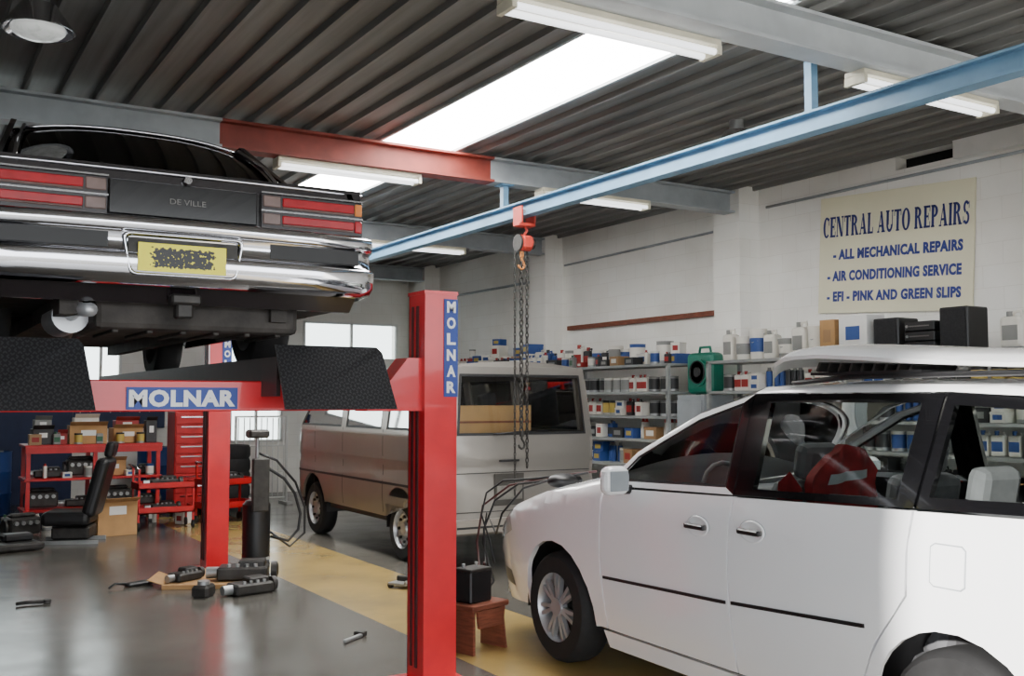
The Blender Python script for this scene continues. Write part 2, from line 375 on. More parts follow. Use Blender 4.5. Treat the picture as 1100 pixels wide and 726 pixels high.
def hook(z,mm):
    m2=MB(); m2.cyl((-.03,0,z),.022,.05,mm,seg=10)
    m2.tube([(-.03,0,z-.02),(-.03,0,z-.05),(-.01,0,z-.075),(.0,0,z-.10),(-.01,0,z-.13),(-.035,0,z-.14),(-.06,0,z-.12),(-.065,0,z-.10)],.011,mm); m2.obj('hook',t)
hook(1.29,dsteel); hook(2.97,mat('hook_orange',(190,120,60),.5))
tube=mat('fluorescent_tube',(240,242,245),.3,0,.01,emis=2.2)
batten=mat('batten_cream',(214,208,186),.5)
def fluo(x0,x1,y,z=3.66):
    t=thing('fluorescent_light','twin tube fluorescent batten fixed under a steel roof beam','light',(0,0,0),group='fluorescent battens under the roof beams')
    MB().bx(x0,x1,y-.08,y+.08,z+.005,z+.04,batten,.004).bx(x0,x0+.03,y-.08,y+.08,z-.05,z+.005,batten).bx(x1-.03,x1,y-.08,y+.08,z-.05,z+.005,batten).obj('housing',t)
    for dy in (-.05,.05): MB().cyl(((x0+x1)/2,y+dy,z-.028),.019,x1-x0-.06,tube,'X',seg=12).obj('tube',t)
for a in ((2.66,4.09,4.45),(5.2,6.6,4.35),(2.8,4.17,8.55),(5.45,6.8,8.45),(5.3,6.74,12.38)): fluo(*a)
def highbay(x,y):
    t=thing('high_bay_lamp','round metal and glass high bay ceiling lamp','lamp',(x,y,0),group='high bay lamps on the ceiling')
    MB().cyl((0,0,3.90),.06,.12,steel).obj('lamp_base',t)
    MB().lathe((0,0,3.72),[(.04,.16),(.1,.15),(.19,.02),(.2,0),(.19,.0),(.1,.13)],chrome).obj('reflector',t)
    MB().sph((0,0,3.73),.15,mat('frosted_lamp_glass',(215,218,215),.15,0,.35,18,emis=.5),(1,1,.4)).obj('lamp_glass',t)
highbay(.67,6.35); highbay(6.05,6.3)
o=MB().bx(XR-.06,XR,8.95,12.1,2.6,2.66,wood).obj('wall_rail'); o['label']='brown timber rail fixed along the white block wall'; o['category']='rail'
o=MB().tube([(XR-.03,4.9,3.75),(XR-.03,8.2,3.75)],.015,greyb).tube([(XR-.03,8.9,3.6),(XR-.03,12.2,3.55)],.015,greyb).tube([(XR-.03,12.9,3.4),(XR-.03,16,3.4)],.02,greyb).obj('conduit'); o['label']='grey electrical conduit running along the top of the wall'; o['category']='pipe'
# ---------- sign
t=thing('wall_sign','cream workshop sign with navy lettering on the block wall','sign',(XR-.02,6.555,3.06)); t.rotation_euler=(math.radians(3.2),0,0)
MB().box((0,0,0),(.02,1.79,1.2),cream).obj('sign_board',t)
def serif_text(body,w,h,m,par,org):
    T,th,s,sh=.27,.10,.05,.075
    def rc(a,b,c,d): return [(a,c),(b,c),(b,d),(a,d)]
    def stem(x,wd=T): return [rc(x,x+wd,0,1),rc(x-s,x+wd+s,0,sh),rc(x-s,x+wd+s,1-sh,1)]
    def arc_(cx,cy,rx,ry,a0,a1,tx=T,ty=th,n=16):
        out=[]
        for i in range(n):
            p=[math.radians(a0+(a1-a0)*(i+k)/n) for k in (0,1)]
            out.append([(cx+rx*math.cos(p[0]),cy+ry*math.sin(p[0])),(cx+rx*math.cos(p[1]),cy+ry*math.sin(p[1])),(cx+(rx-tx)*math.cos(p[1]),cy+(ry-ty)*math.sin(p[1])),(cx+(rx-tx)*math.cos(p[0]),cy+(ry-ty)*math.sin(p[0]))])
        return out
    x0=s+T
    G={'I':(T+2*s,stem(s)),
     'E':(.72,stem(s)+[rc(x0,.7,1-th,1),rc(x0,.7,0,th),rc(x0,.52,.46,.46+th),rc(.63,.7,.72,1),rc(.63,.7,0,.28),rc(.48,.54,.35,.66)]),
     'L':(.70,stem(s)+[rc(x0,.68,0,th),rc(.6,.68,0,.3)]),
     'T':(.8,stem(.265)+[rc(0,.8,1-th,1),rc(0,.07,.7,1),rc(.73,.8,.7,1)]),
     'N':(.92,[rc(.08,.17,0,1),rc(0,.26,0,sh),rc(.74,.83,0,1),rc(.64,.92,1-sh,1),rc(0,.2,1-sh,1),[(.06,1),(.36,1),(.83,0),(.57,0)]]),
     'A':(.92,[[(.08,0),(.18,0),(.47,.94),(.42,1.0)],[(.34,1),(.54,1),(.86,0),(.58,0)],rc(.2,.62,.26,.26+th),rc(0,.26,0,sh),rc(.5,.92,0,sh)]),
     'U':(.88,[rc(.07,.07+T,.32,1),rc(0,.41,1-sh,1),rc(.71,.80,.32,1),rc(.63,.88,1-sh,1)]+arc_(.435,.34,.365,.36,180,360,T*.75,.14)),
     'C':(.82,arc_(.44,.5,.44,.52,48,312)+[rc(.70,.78,.6,.97)]),
     'O':(.92,arc_(.46,.5,.46,.52,0,360,T,th,28)),
     'R':(.92,stem(s)+arc_(x0-.03,.74,.44,.26,90,-90)+[[(.38,.5),(.58,.52),(.88,0),(.6,0)],rc(.56,.92,0,sh)]),
     'P':(.76,stem(s)+arc_(x0-.03,.72,.44,.28,90,-90)),
     'S':(.68,arc_(.34,.74,.30,.28,30,250,.2,.13)+arc_(.34,.27,.32,.29,100,-150,.2,.13)+[rc(.58,.64,.68,.98),rc(.03,.09,.02,.34)])}
    x=0; P=[]
    for c in body:
        if c==' ': x+=.4; continue
        wd,ps=G[c]
        for p in ps: P.append([(q[0]+x,q[1]) for q in p])
        x+=wd+.08
    tot=x-.08; mb=MB(); bm=bmesh.new()
    for p in P: bm.faces.new([bm.verts.new((0,-(q[0]/tot-.5)*w,(q[1]-.5)*h)) for q in p])
    mb._add(bm,m,False); return mb.obj('lettering',par,org)
serif_text('CENTRAL AUTO REPAIRS',1.70,.21,navy,t,(-.014,0,.29))
text('- ALL MECHANICAL REPAIRS',1.5,.108,blutx,t,(-.013,-.04,.0),'-X',bold=.05)
text('- AIR CONDITIONING SERVICE',1.56,.108,blutx,t,(-.013,0,-.22),'-X',bold=.05)
text('- EFI - PINK AND GREEN SLIPS',1.56,.105,blutx,t,(-.013,0,-.43),'-X',bold=.05)
# ---------- four post lift
t=thing('car_lift','red four post vehicle lift holding the raised dark car','car lift')
dslot=mat('dark_red_slot',(70,12,16),.5)
def post(x,y):
    m2=MB(); w=.205; d=.21; th=.012
    m2.bx(x,x+w,y,y+th,0,2.22,red); m2.bx(x,x+th,y+th,y+d,0,2.22,red); m2.bx(x+w-th,x+w,y+th,y+d,0,2.22,red); m2.bx(x,x+.06,y+d-th,y+d,0,2.22,red); m2.bx(x+w-.06,x+w,y+d-th,y+d,0,2.22,red)
    m2.bx(x-.005,x+w+.005,y-.005,y+d+.005,2.205,2.225,red); m2.bx(x-.08,x+w+.08,y-.08,y+d+.08,0,.02,red)
    m2.bx(x-.008,x,y+.075,y+.10,.1,2.14,dslot); m2.bx(x-.008,x,y+.14,y+.16,.1,2.14,dslot)
    return m2.obj('post',t)
for (x,y) in ((2.585,5.2),(2.585,9.75),(-.39,5.2),(-.39,9.75)): post(x,y)
for yy in (5.2,9.75):
    MB().bx(2.705,2.793,yy-.006,yy-.001,1.62,2.18,sblue).obj('nameplate',t)
    for i,ch in enumerate('MOLNAR'): text(ch,.056,.066,wtext,t,(2.749,yy-.008,2.135-i*.092),'-Y',bold=.04)
for yy in (5.25,9.8):
    m2=MB(); m2.bx(-.2,2.585,yy,yy+.15,1.545,1.70,red,.006)
    m2.prism([(2.25,yy-.01,1.54),(2.585,yy-.01,1.54),(2.585,yy-.01,1.84),(2.5,yy-.01,1.84)],(0,.17,0),red)
    m2.prism([(.1,yy-.01,1.54),(-.18,yy-.01,1.54),(-.18,yy-.01,1.84),(-.1,yy-.01,1.84)],(0,.17,0),red)
    m2.obj('crossbeam',t)
MB().bx(.99,1.535,5.242,5.249,1.555,1.665,sblue).obj('nameplate',t)
text('MOLNAR',.52,.085,wtext,t,(1.262,5.24,1.61),'-Y',bold=.05)
rw=mat('runway_dark_paint',(48,30,30),.5,0,.3)
for (a,b) in ((.2,.75),(1.66,2.22)):
    MB().bx(a,b,5.0,10.1,1.70,1.78,dsteel,.004).bx(a,a+.02,5.0,10.1,1.62,1.82,rw).bx(b-.02,b,5.0,10.1,1.62,1.82,rw).obj('runway',t)
    MB().prism([(a-.01,5.0,1.88),(b-.02,5.0,1.88),(b+.0,4.97,1.85),(b+.04,4.86,1.555),(a+.0,4.86,1.555)],(0,.012,0),checker).obj('ramp_flap',t)
# ---------- wheels
def wheel(parent,x,y,r,w,side,kind,steer=0):
    s=side
    pr=[(r*.62,-w/2),(r*.9,-w/2),(r*.97,-w*.4),(r,-w*.25),(r,w*.25),(r*.97,w*.4),(r*.9,w/2),(r*.62,w/2)]
    ty=MB().lathe((0,0,0),pr,rubber,'X',36).obj('wheel',parent,(x,y,r),(0,0,steer),label='black rubber tyre on rim')
    m2=MB(); f=s*w*.36
    m2.lathe((0,0,0),[(r*.63,s*w/2),(r*.60,s*w*.42),(r*.57,f*.7),(r*.57,-f),(r*.63,-s*w/2)],alloy,'X',28)
    m2.lathe((0,0,0),[(0,f*.2),(r*.56,f*.2)],black_pl,'X',28)
    if kind=='alloy':
        for i in range(14):
            a=(i//2)*2*pi/7+(.14 if i%2 else -.14); t0=bmesh.new()
            bmesh.ops.create_cube(t0,size=1,matrix=Matrix.Rotation(a,4,'X')@Matrix.Translation((f,0,r*.34))@Matrix.Diagonal((.03,r*.07,r*.5,1))); m2._add(t0,alloy,False)
        m2.cyl((f,0,0),r*.17,.05,alloy,'X',seg=16)
    else:
        m2.lathe((0,0,0),[(0,f*1.1),(r*.2,f*1.1),(r*.27,f*.6),(r*.5,f*.9),(r*.57,f*.5)],alloy if kind=='cap' else greyb,'X',28)
        for i in range(8):
            a=i*pi/4; m2.cyl((f*.86,r*.4*math.cos(a),r*.4*math.sin(a)),r*.05,.03,black_pl,'X',seg=8)
    m2.obj('rim',ty)
def arc(cy,cz,r,a0,a1,n=12):
    return [(cy+r*math.cos(math.radians(a0+(a1-a0)*i/n)),cz+r*math.sin(math.radians(a0+(a1-a0)*i/n))) for i in range(n+1)]
def seat(parent,x,y,z,m,w=.5,rec=.2):
    m2=MB(); m2.box((0,.02,.12),(w,.5,.16),m,.05,seg=2); m2.box((0,-.25,.48),(w*.95,.14,.62),m,.05,rot=('X',rec),seg=2)
    m2.box((0,-.33,.88),(w*.5,.1,.18),m,.04,rot=('X',rec),seg=2); m2.cyl((-.06,-.32,.78),.008,.12,steel,seg=6); m2.cyl((.06,-.32,.78),.008,.12,steel,seg=6)
    return m2.obj('seat',parent,(x,y,z))
# ---------- white people mover
V=thing('minivan','white people carrier van with a loose panel on its roof','van',(4.385,3.85,0),-.039)
zsW=[(-2.45,1.54),(-2.2,1.61),(-1.5,1.66),(-.7,1.675),(-.2,1.665),(.21,1.555),(.67,1.335),(.95,1.155),(1.25,1.085),(1.55,1.035),(2.0,.91),(2.3,.76),(2.44,.6)]
def fw(y,z):
    w=.93
    if y>1.3: w-=.20*((y-1.3)/1.14)**3
    if y<-1.9: w-=.08*((-1.9-y)/.55)**2
    if z>1.05: w-=.30*(z-1.05)
    if z<.55: w-=.25*(.55-z)**1.3
    w-=.02*(1-math.cos(min(1,abs(z-.8)/.3)*pi/2))
    zs=interp(zsW,y); r=.06
    tt=max(0,min(1,(z-(zs-r))/r)); w-=r*(1-math.sqrt(1-tt*tt))
    return w
def sidefn(f,s,off=0):
    return lambda y,z:(s*(f(y,z)-off),y,z)
fend=[(.905,.30),(.97,.30)]+arc(1.42,.34,.40,187,-7)+[(1.86,.28),(2.3,.24),(2.44,.3),(2.44,.6),(2.3,.755),(2.0,.905),(1.55,1.03),(1.25,1.08),(.95,1.15),(.905,1.10)]
fdoor=[(.893,.30),(.893,1.10),(-.188,1.135),(-.188,.30)]
dl=[(.30,-.955),(.46,-.98),(.62,-1.06),(.76,-1.17),(.84,-1.225)]
rdoor=[(-.198,.30),(-.198,1.135),(-1.225,1.165)]+[(y,z) for z,y in reversed(dl)]
qtop=[(-1.237,.84),(-1.237,1.165),(-2.42,1.20),(-2.44,.84)]
qlow=[]
angs=[183,170,160,153.8,140,125,110,95,80,68.6,55,42,30,18,6,-4]
def outp(a):
    c,s_=math.cos(math.radians(a)),math.sin(math.radians(a)); t_=.40
    while t_<1.4:
        y=-1.43+c*t_; z=.34+s_*t_
        if z>=.84 or y<=-2.44 or y>=interp(dl,z)-.012: break
        t_+=.002
    if abs(a-153.8)<.1: return (-2.44,.84)
    if abs(a-68.6)<.1: return (-1.237,.84)
    if z>=.84: z=.84
    return (y,z)
ar=[(-1.43+.395*math.cos(math.radians(a)),.34+.395*math.sin(math.radians(a))) for a in angs]; ou=[outp(a) for a in angs]
for i in range(len(angs)-1): qlow.append([ar[i],ar[i+1],ou[i+1],ou[i]])
qlow.append([(-1.86,.24),ar[0],ou[0],(-2.44,.24)])
fq=[(.89,1.115),(-.185,1.145),(-.185,1.63),(.20,1.53),(.66,1.315)]; fp=inset(fq,.03); fp[1]=(-.125,1.175); fp[2]=(-.125,1.59)
rq=[(-.185,1.145),(-1.225,1.175),(-1.28,1.63),(-.185,1.63)]; rp=[(-.31,1.18),(-1.14,1.205),(-1.18,1.59),(-.31,1.59)]
qq=[(-1.24,1.175),(-2.36,1.21),(-2.28,1.575),(-1.295,1.63)]; qp=inset(qq,.045)
cant=[(-.185,1.635),(-1.3,1.635),(-2.3,1.58),(-2.42,1.55),(-2.2,1.61),(-1.5,1.66),(-.7,1.675),(-.2,1.665)]
for s in (-1,1):
    F=sidefn(fw,s); rim=(-s*.03,0,0)
    MB().drape([fend],F,white,.08,rim).obj('fender',V)
    rg=ring(fp,fq)
    d=MB().drape([fdoor],F,white,.1,rim).drape([rg[0]]+rg[2:],F,white,.1,rim).drape([rg[1]],F,black_gl,.1,rim).drape(ring(inset(fp,.014),fp),sidefn(fw,s,.004),black_pl,.1).obj('door',V)
    MB().drape([inset(fp,.014)],sidefn(fw,s,.01),glz,.1).obj('door_window',d)
    d2=MB().drape([rdoor],F,white,.1,rim).drape(ring(rp,rq),sidefn(fw,s,.003),black_gl,.1,rim).obj('door',V)
    MB().drape([rp],sidefn(fw,s,.008),glz,.1).obj('door_window',d2)
    MB().drape([qtop]+qlow,F,white,.08,(-s*.02,0,0)).drape(ring(qp,qq),sidefn(fw,s,.003),black_gl,.1,rim).obj('quarter_panel',V)
    MB().drape([qp],sidefn(fw,s,.008),glz,.1).obj('quarter_window',V)
    MB().drape([cant],F,white,.04,rim).obj('roof_side',V)
    MB().drape([[(.92,.19),(-1.0,.19),(-1.0,.285),(.95,.285)]],F,white,.1,rim).obj('sill',V)
    MB().drape([[(.92,.25),(-1.0,.25),(-1.0,.55),(-1.2,.8),(-2.3,.8),(-2.3,1.18),(.9,1.12)],[(.9,.3),(.9,1.11),(.97,1.11),(.97,.3)]],sidefn(fw,s,.035),black_pl,.1).obj('gap_shade_panel',V)  # black shell added behind the panels to put shade into their gaps
    MB().drape([[(2.0,.74),(2.33,.63),(2.40,.66),(2.05,.86)]],sidefn(fw,s,-.004),hlamp,.05).obj('headlamp',V)
    MB().drape([[(2.05,.36),(2.38,.36),(2.38,.46),(2.1,.46)]],sidefn(fw,s,-.003),black_pl,.05).obj('bumper_vent',V)
    m2=MB()
    for a,b,z0,z1 in ((.87,-.17,.60,.635),(-.215,-1.02,.64,.685)): m2.drape([[(a,z0-.008),(b,z1-.008),(b,z1+.008),(a,z0+.008)]],sidefn(fw,s,-.008),black_pl,.1,(-s*.012,0,0))
    m2.obj('rub_strip',V)
    for (hy_,hz,dd) in ((.03,.975,d),(-.36,.99,d2)):
        x=s*(fw(hy_,hz)); m2=MB()
        ell=lambda k,o:[(s*o,.085*k*math.cos(a*pi/12),.052*k*math.sin(a*pi/12)) for a in range(24)]
        m2.loft([ell(1.0,.001),ell(.93,.009),ell(.8,.004),ell(.02,.003)],white,closed=True); m2.loft([ell(1.06,.0005),ell(1.0,.002)],greyb,closed=True)
        m2.box((s*.026,0,0),(.018,.15,.028),black_pl,.008,seg=2); m2.box((s*.028,0,.006),(.018,.13,.008),alloy,.003); m2.box((s*.015,.06,0),(.03,.025,.025),dimchrome,.005); m2.box((s*.015,-.06,0),(.03,.025,.025),dimchrome,.005); m2.obj('door_handle',dd,(x,hy_,hz))
    x=s*(fw(.72,1.16)); MB().box((s*.11,0,.02),(.17,.10,.16),white,.048,seg=4).box((s*.03,0,-.03),(.08,.06,.05),black_pl,.01).box((s*.11,-.048,.02),(.12,.008,.11),greyb,.003).obj('side_mirror',V,(x,.66,1.14))
    for cy in (1.42,-1.43):
        MB().loft([[(s*a,cy+.42*math.cos(math.radians(q)),.34+.42*math.sin(math.radians(q))) for q in range(-10,191,20)] for a in (.55,.86 if cy>0 else .885)],black_pl).obj('wheel_liner',V)
        wheel(V,s*.80,cy,.335,.215,s,'alloy')
def topskin(ys,zf,f,kx,crown,m,name,par,n=12):
    rows=[]
    for y in ys:
        z=interp(zf,y); w=f(y,z)*kx
        rows.append([(w*k,y,z+crown(y)*(1-k*k)) for k in [-1+2*i/n for i in range(n+1)]])
    return MB().loft(rows,m).obj(name,par)
cw=lambda y: interp([(-2.45,.02),(-1.5,.03),(0,.03),(.6,.08),(.95,.12),(1.6,.09),(2.44,.02)],y)
topskin([-2.45,-2.3,-2.2,-1.9,-1.5,-1.1,-.7,-.45,-.2],zsW,fw,1,cw,white,'roof',V)
topskin([-.2,0,.21,.44,.67,.95],zsW,fw,.96,cw,glc,'windscreen',V)
topskin([.95,1.1,1.25,1.4,1.55,1.8,2.0,2.15,2.3,2.38,2.44],zsW,fw,1,cw,white,'bonnet',V)
for s in (-1,1):
    rows=[]
    for y in [-.2,0,.21,.44,.67,.95]:
        z=interp(zsW,y); w=fw(y,z); rows.append([(s*w,y,z),(s*w*.94,y,z+cw(y)*(1-.94**2)+.004)])
    MB().loft(rows,white).obj('windscreen_pillar',V)
WF=fw(2.44,.5)
fn=lambda x,z:(x,2.44+.10*(1-(x/WF)**2),z)
MB().drape([[(-WF+.04,.24),(WF-.04,.24),(WF-.06,.60),(-WF+.06,.60)]],fn,white,.1).drape([[(-.4,.27),(.4,.27),(.4,.36),(-.4,.36)]],lambda x,z:(x,fn(x,z)[1]+.005,z),black_pl,.1).obj('front_bumper',V)
rn=lambda x,z:(x,-2.45-.06*(1-(x/.9)**2)+.12*max(0,z-1.1),z)
MB().drape([[(-.84,.3),(.84,.3),(.86,1.15),(.72,1.54),(-.72,1.54),(-.86,1.15)]],rn,white,.12).drape([[(-.74,1.15),(.74,1.15),(.66,1.5),(-.66,1.5)]],lambda x,z:(x,rn(x,z)[1]-.006,z),black_gl,.12).obj('tailgate',V)
MB().bx(-.84,.84,-.98,.95,.2,.26,black_pl).bx(-.5,.5,.95,2.3,.2,.6,black_pl).bx(-.5,.5,-2.35,-.98,.2,.6,black_pl).obj('floor_pan',V)
MB().box((0,.75,1.0),(1.5,.35,.16),seatg,.05,seg=2).obj('dashboard',V)
m2=MB(); pts=[(-.38+.18*math.cos(a*pi/8),.42+.05*math.sin(a*pi/8),1.08+.17*math.sin(a*pi/8)) for a in range(16)]; m2.tube(pts,.014,seatg,closed=True); m2.tube([(-.38,.42,1.08),(-.38,.62,.98)],.02,seatg); m2.obj('steering_wheel',V)
for (x,y,z) in ((-.42,.05,.42),(.4,.05,.42),(-.45,-.95,.36),(.1,-.95,.36),(-.35,-1.75,.28),(.35,-1.75,.28)): seat(V,x,y,z,seatg)
m2=MB(); m2.drape([[(-.64,.9),(-.20,.9),(-.22,1.26),(-.30,1.36),(-.42,1.39),(-.54,1.34),(-.62,1.24)]],lambda x,z:(x+.015*math.sin(z*30),-.42-(z-.9)*.15+.015*math.sin(x*40),z),fabr_r,.04,(0,.05,0)); m2.drape([[(-.56,1.20),(-.30,1.23),(-.31,1.27),(-.55,1.25)]],lambda x,z:(x,-.445-(z-.9)*.15+.015*math.sin(x*40),z+.0),greyb,.04)
m2.drape([[(.0,.9),(.0,1.18),(.08,1.26),(.16,1.2),(.2,.9)]],lambda y,z:(-.66,-.42+y,z),fabr_r,.05); m2.obj('seat_cover',V,label='dark red cloth cover with pale band')
FF=[(-1.34,.91),(-1.36,.895),(-1.48,.895),(-1.50,.91),(-1.50,1.045),(-1.48,1.06),(-1.36,1.06),(-1.34,1.045)]
MB().drape(ring(inset(FF,.005),FF),sidefn(fw,-1,-.002),greyb,.05).drape([inset(FF,.006)],sidefn(fw,-1,-.004),white,.05).obj('fuel_flap',V)
for s in (-1,1):
    m2=MB(); pts=[(s*.69,y,1.705) for y in (-2.0,-1.95,-1.2,-.75,-.55)]; pts[0]=(s*.69,-2.05,1.64); pts[-1]=(s*.69,-.40,1.68); m2.tube(pts,.012,black_pl); m2.obj('roof_rail',V)
# loose panel on the roof
P=thing('car_bonnet','loose white car bonnet panel lying on the van roof','car part',(4.20,2.75,1.722),-.039)
def ph(y): return interp([(-1.6,-.025),(-.9,-.01),(-.2,.02),(.3,.06),(.6,.08),(.8,.07),(.93,.035),(1.02,-.005)],y)
rows=[]; rows2=[]
for y in (-1.6,-1.2,-.8,-.4,0,.3,.55,.7,.8,.88,.94,.99,1.02):
    w=interp([(-1.6,.60),(.3,.62),(.7,.60),(.9,.54),(1.02,.42)],y)
    K=[-1+i2/10 for i2 in range(21)]
    rows.append([(w*k,y-.05*k*k,ph(y)+.075-.025*k*k-.04*abs(k)**8) for k in K])
    rows2.append([(w*k*.985,y-.05*k*k,ph(y)+.058-.025*k*k-.04*abs(k)**8) for k in K])
MB().loft(rows,white).loft(rows2,wbase).loft([[r[0] for r in rows],[r[0] for r in rows2]],white).loft([[r[-1] for r in rows],[r[-1] for r in rows2]],white).loft([rows[-1],rows2[-1]],white).obj('panel_skin',P)
m2=MB()
for i in range(9): m2.box((-.40,.55-i*.065,.032-i*.002),(.28,.012,.045-i*.002),dsteel,rot=('X',.5))
m2.box((-.40,.28,.0),(.3,.62,.012),black_pl); m2.obj('vent_grille',P)
for y in (-.3,-1.1): MB().box((0,y,-.015),(.9,.05,.025),dsteel).obj('panel_brace',P)
# ---------- taupe van
B=thing('van','silver taupe van with large rear window parked nose in','van',(5.24,10.5,0))
zsB=[(-2.04,1.86),(-1.97,1.93),(1.1,1.93),(1.3,1.85),(1.95,1.2),(2.08,1.05),(2.1,.9)]
def fb(y,z):
    w=.84
    if y>1.7: w-=.12*((y-1.7)/.4)**2
    if y<-2.0: w-=.03*((-2.0-y)/.1)**2
    if z>1.25: w-=.13*(z-1.25)
    if z<.6: w-=.1*(.6-z)
    if .85<z<.95: w-=.012
    zs=interp(zsB,y); r=.06
    tt=max(0,min(1,(z-(zs-r))/r)); w-=r*(1-math.sqrt(1-tt*tt)); return w
rearB=lambda z: -2.1+max(0,z-1.15)*.09
low=[(-2.1,.42),(-1.47,.42)]+arc(-1.08,.36,.37,172,8)+[(.98,.42)]+arc(1.37,.36,.37,172,8)+[(2.08,.42),(2.1,.9),(2.1,1.0),(-2.1,1.0)]
for s in (-1,1):
    F=sidefn(fb,s); rim=(-s*.03,0,0)
    MB().drape([low],F,brown,.09,rim).obj('side_lower',B)
    m2=MB(); m2.drape([[(-2.1,1.0),(2.1,1.0),(2.06,1.08),(1.9,1.24),(-2.09,1.24)]],F,brown,.09,rim)
    m2.drape([[(-2.08,1.24),(1.9,1.24),(1.85,1.3),(-2.06,1.3)],[(-2.04,1.82),(1.33,1.82),(1.28,1.86),(1.1,1.93),(-1.97,1.93),(-2.03,1.87)],[(-2.07,1.3),(-1.85,1.3),(-1.85,1.82),(-2.04,1.82)],[(-.75,1.3),(-.62,1.3),(-.62,1.82),(-.75,1.82)],[(.35,1.3),(.48,1.3),(.48,1.82),(.35,1.82)],[(1.8,1.3),(1.85,1.3),(1.33,1.82),(1.28,1.82)]],F,brown,.06,rim)
    m2.obj('side_upper',B)
    for w in ([(-1.85,1.3),(-.75,1.3),(-.75,1.82),(-1.85,1.82)],[(-.62,1.3),(.35,1.3),(.35,1.82),(-.62,1.82)],[(.48,1.3),(1.8,1.3),(1.28,1.82),(.48,1.82)]):
        MB().drape([inset(w,.025)],sidefn(fb,s,.01),glz,.2).drape(ring(inset(w,.025),w),sidefn(fb,s,.004),black_pl,.2).obj('side_window',B)
    m2=MB().drape([[(-2.09,.74),(1.95,.74),(1.95,.765),(-2.09,.765)]],sidefn(fb,s,-.006),black_pl,.15)
    for yy in (-.68,.42,1.3): m2.drape([[(yy-.006,.45),(yy+.006,.45),(yy+.006,1.3),(yy-.006,1.3)]],sidefn(fb,s,-.002),black_pl,.15)
    m2.obj('side_trim',B)
    for cy in (-1.08,1.37):
        MB().loft([[(s*a,cy+.38*math.cos(math.radians(q)),.36+.38*math.sin(math.radians(q))) for q in range(-10,191,20)] for a in (.45,.8)],black_pl).obj('wheel_liner',B)
        wheel(B,s*.715,cy,.31,.19,s,'cap')
    MB().box((s*.77,-2.105,.66),(.05,.02,.18),lensr,.005).box((s*.77,-2.106,.55),(.05,.02,.03),lensa,.004).obj('tail_lamp',B)
topskin([-2.04,-1.97,-1.5,-.5,.5,1.1,1.3],zsB,fb,1,lambda y:.05,greige,'roof',B)
topskin([1.3,1.6,1.95],zsB,fb,.95,lambda y:.05,glc,'windscreen',B)
topskin([1.95,2.08,2.1],zsB,fb,1,lambda y:.03,greige,'front_panel',B)
MB().bx(-.7,.7,2.08,2.12,.4,1.0,greige).bx(-.7,.7,2.12,2.2,.35,.5,greyb).obj('front_bumper',B)
R=lambda x,z:(x,rearB(z)-.02+.03*(abs(x)/.82)**6+(.012 if .86<z<1.0 else 0),z)
wq=[(-.73,1.27),(.73,1.27),(.68,1.85),(-.68,1.85)]
h=MB().drape([[(-.79,.5),(.79,.5),(.82,1.2),(-.82,1.2)]],R,greige,.07,(0,.03,0)).drape(ring(wq,[(-.82,1.2),(.82,1.2),(.74,1.92),(-.74,1.92)]),R,greige,.1,(0,.03,0)).drape(ring(inset(wq,.025),wq),lambda x,z:(x,R(x,z)[1]-.004,z),black_pl,.1).obj('tailgate',B)
MB().drape([inset(wq,.025)],lambda x,z:(x,R(x,z)[1]+.006,z),glc,.15).obj('rear_window',h)
MB().tube([(-.35,R(-.35,1.33)[1]-.02,1.28),(-.05,R(0,1.36)[1]-.025,1.30),(.3,R(.3,1.36)[1]-.02,1.31)],.008,black_pl).obj('wiper',h)
gplate=mat('dull_grey_plate',(118,116,110),.5,0,.2,20)
MB().box((-.18,-2.125,.76),(.33,.012,.30),mat('dark_taupe_recess',(64,61,57),.5),.004).box((-.18,-2.135,.73),(.28,.008,.13),gplate,.003).obj('number_plate',h,label='dull blank number plate in dark recess')
MB().box((-.18,-2.13,1.03),(.22,.02,.02),black_pl,.004).obj('handle',h)
for zz in (.56,.92): MB().box((0,-2.122,zz),(1.5,.006,.008),black_pl).obj('panel_crease',h)
MB().bx(-.80,.80,-2.2,-2.08,.36,.5,brown,.02).bx(-.78,.78,-2.203,-2.2,.42,.44,black_pl).obj('rear_bumper',B)
MB().bx(-.75,.75,-2.0,2.0,.35,.42,black_pl).bx(-.74,.74,-1.98,.6,.9,.93,seatg).obj('load_floor',B)
for x in (-.4,.4): seat(B,x,1.0,.62,seatg)
o=MB().box((0,0,.3),(1.0,.4,.62),card,.004).box((0,-.202,.45),(1.0,.002,.02),wood).obj('cardboard_box',None,(4.99,8.86,.94)); o['label']='long brown cardboard box behind the van rear window'; o['category']='box'
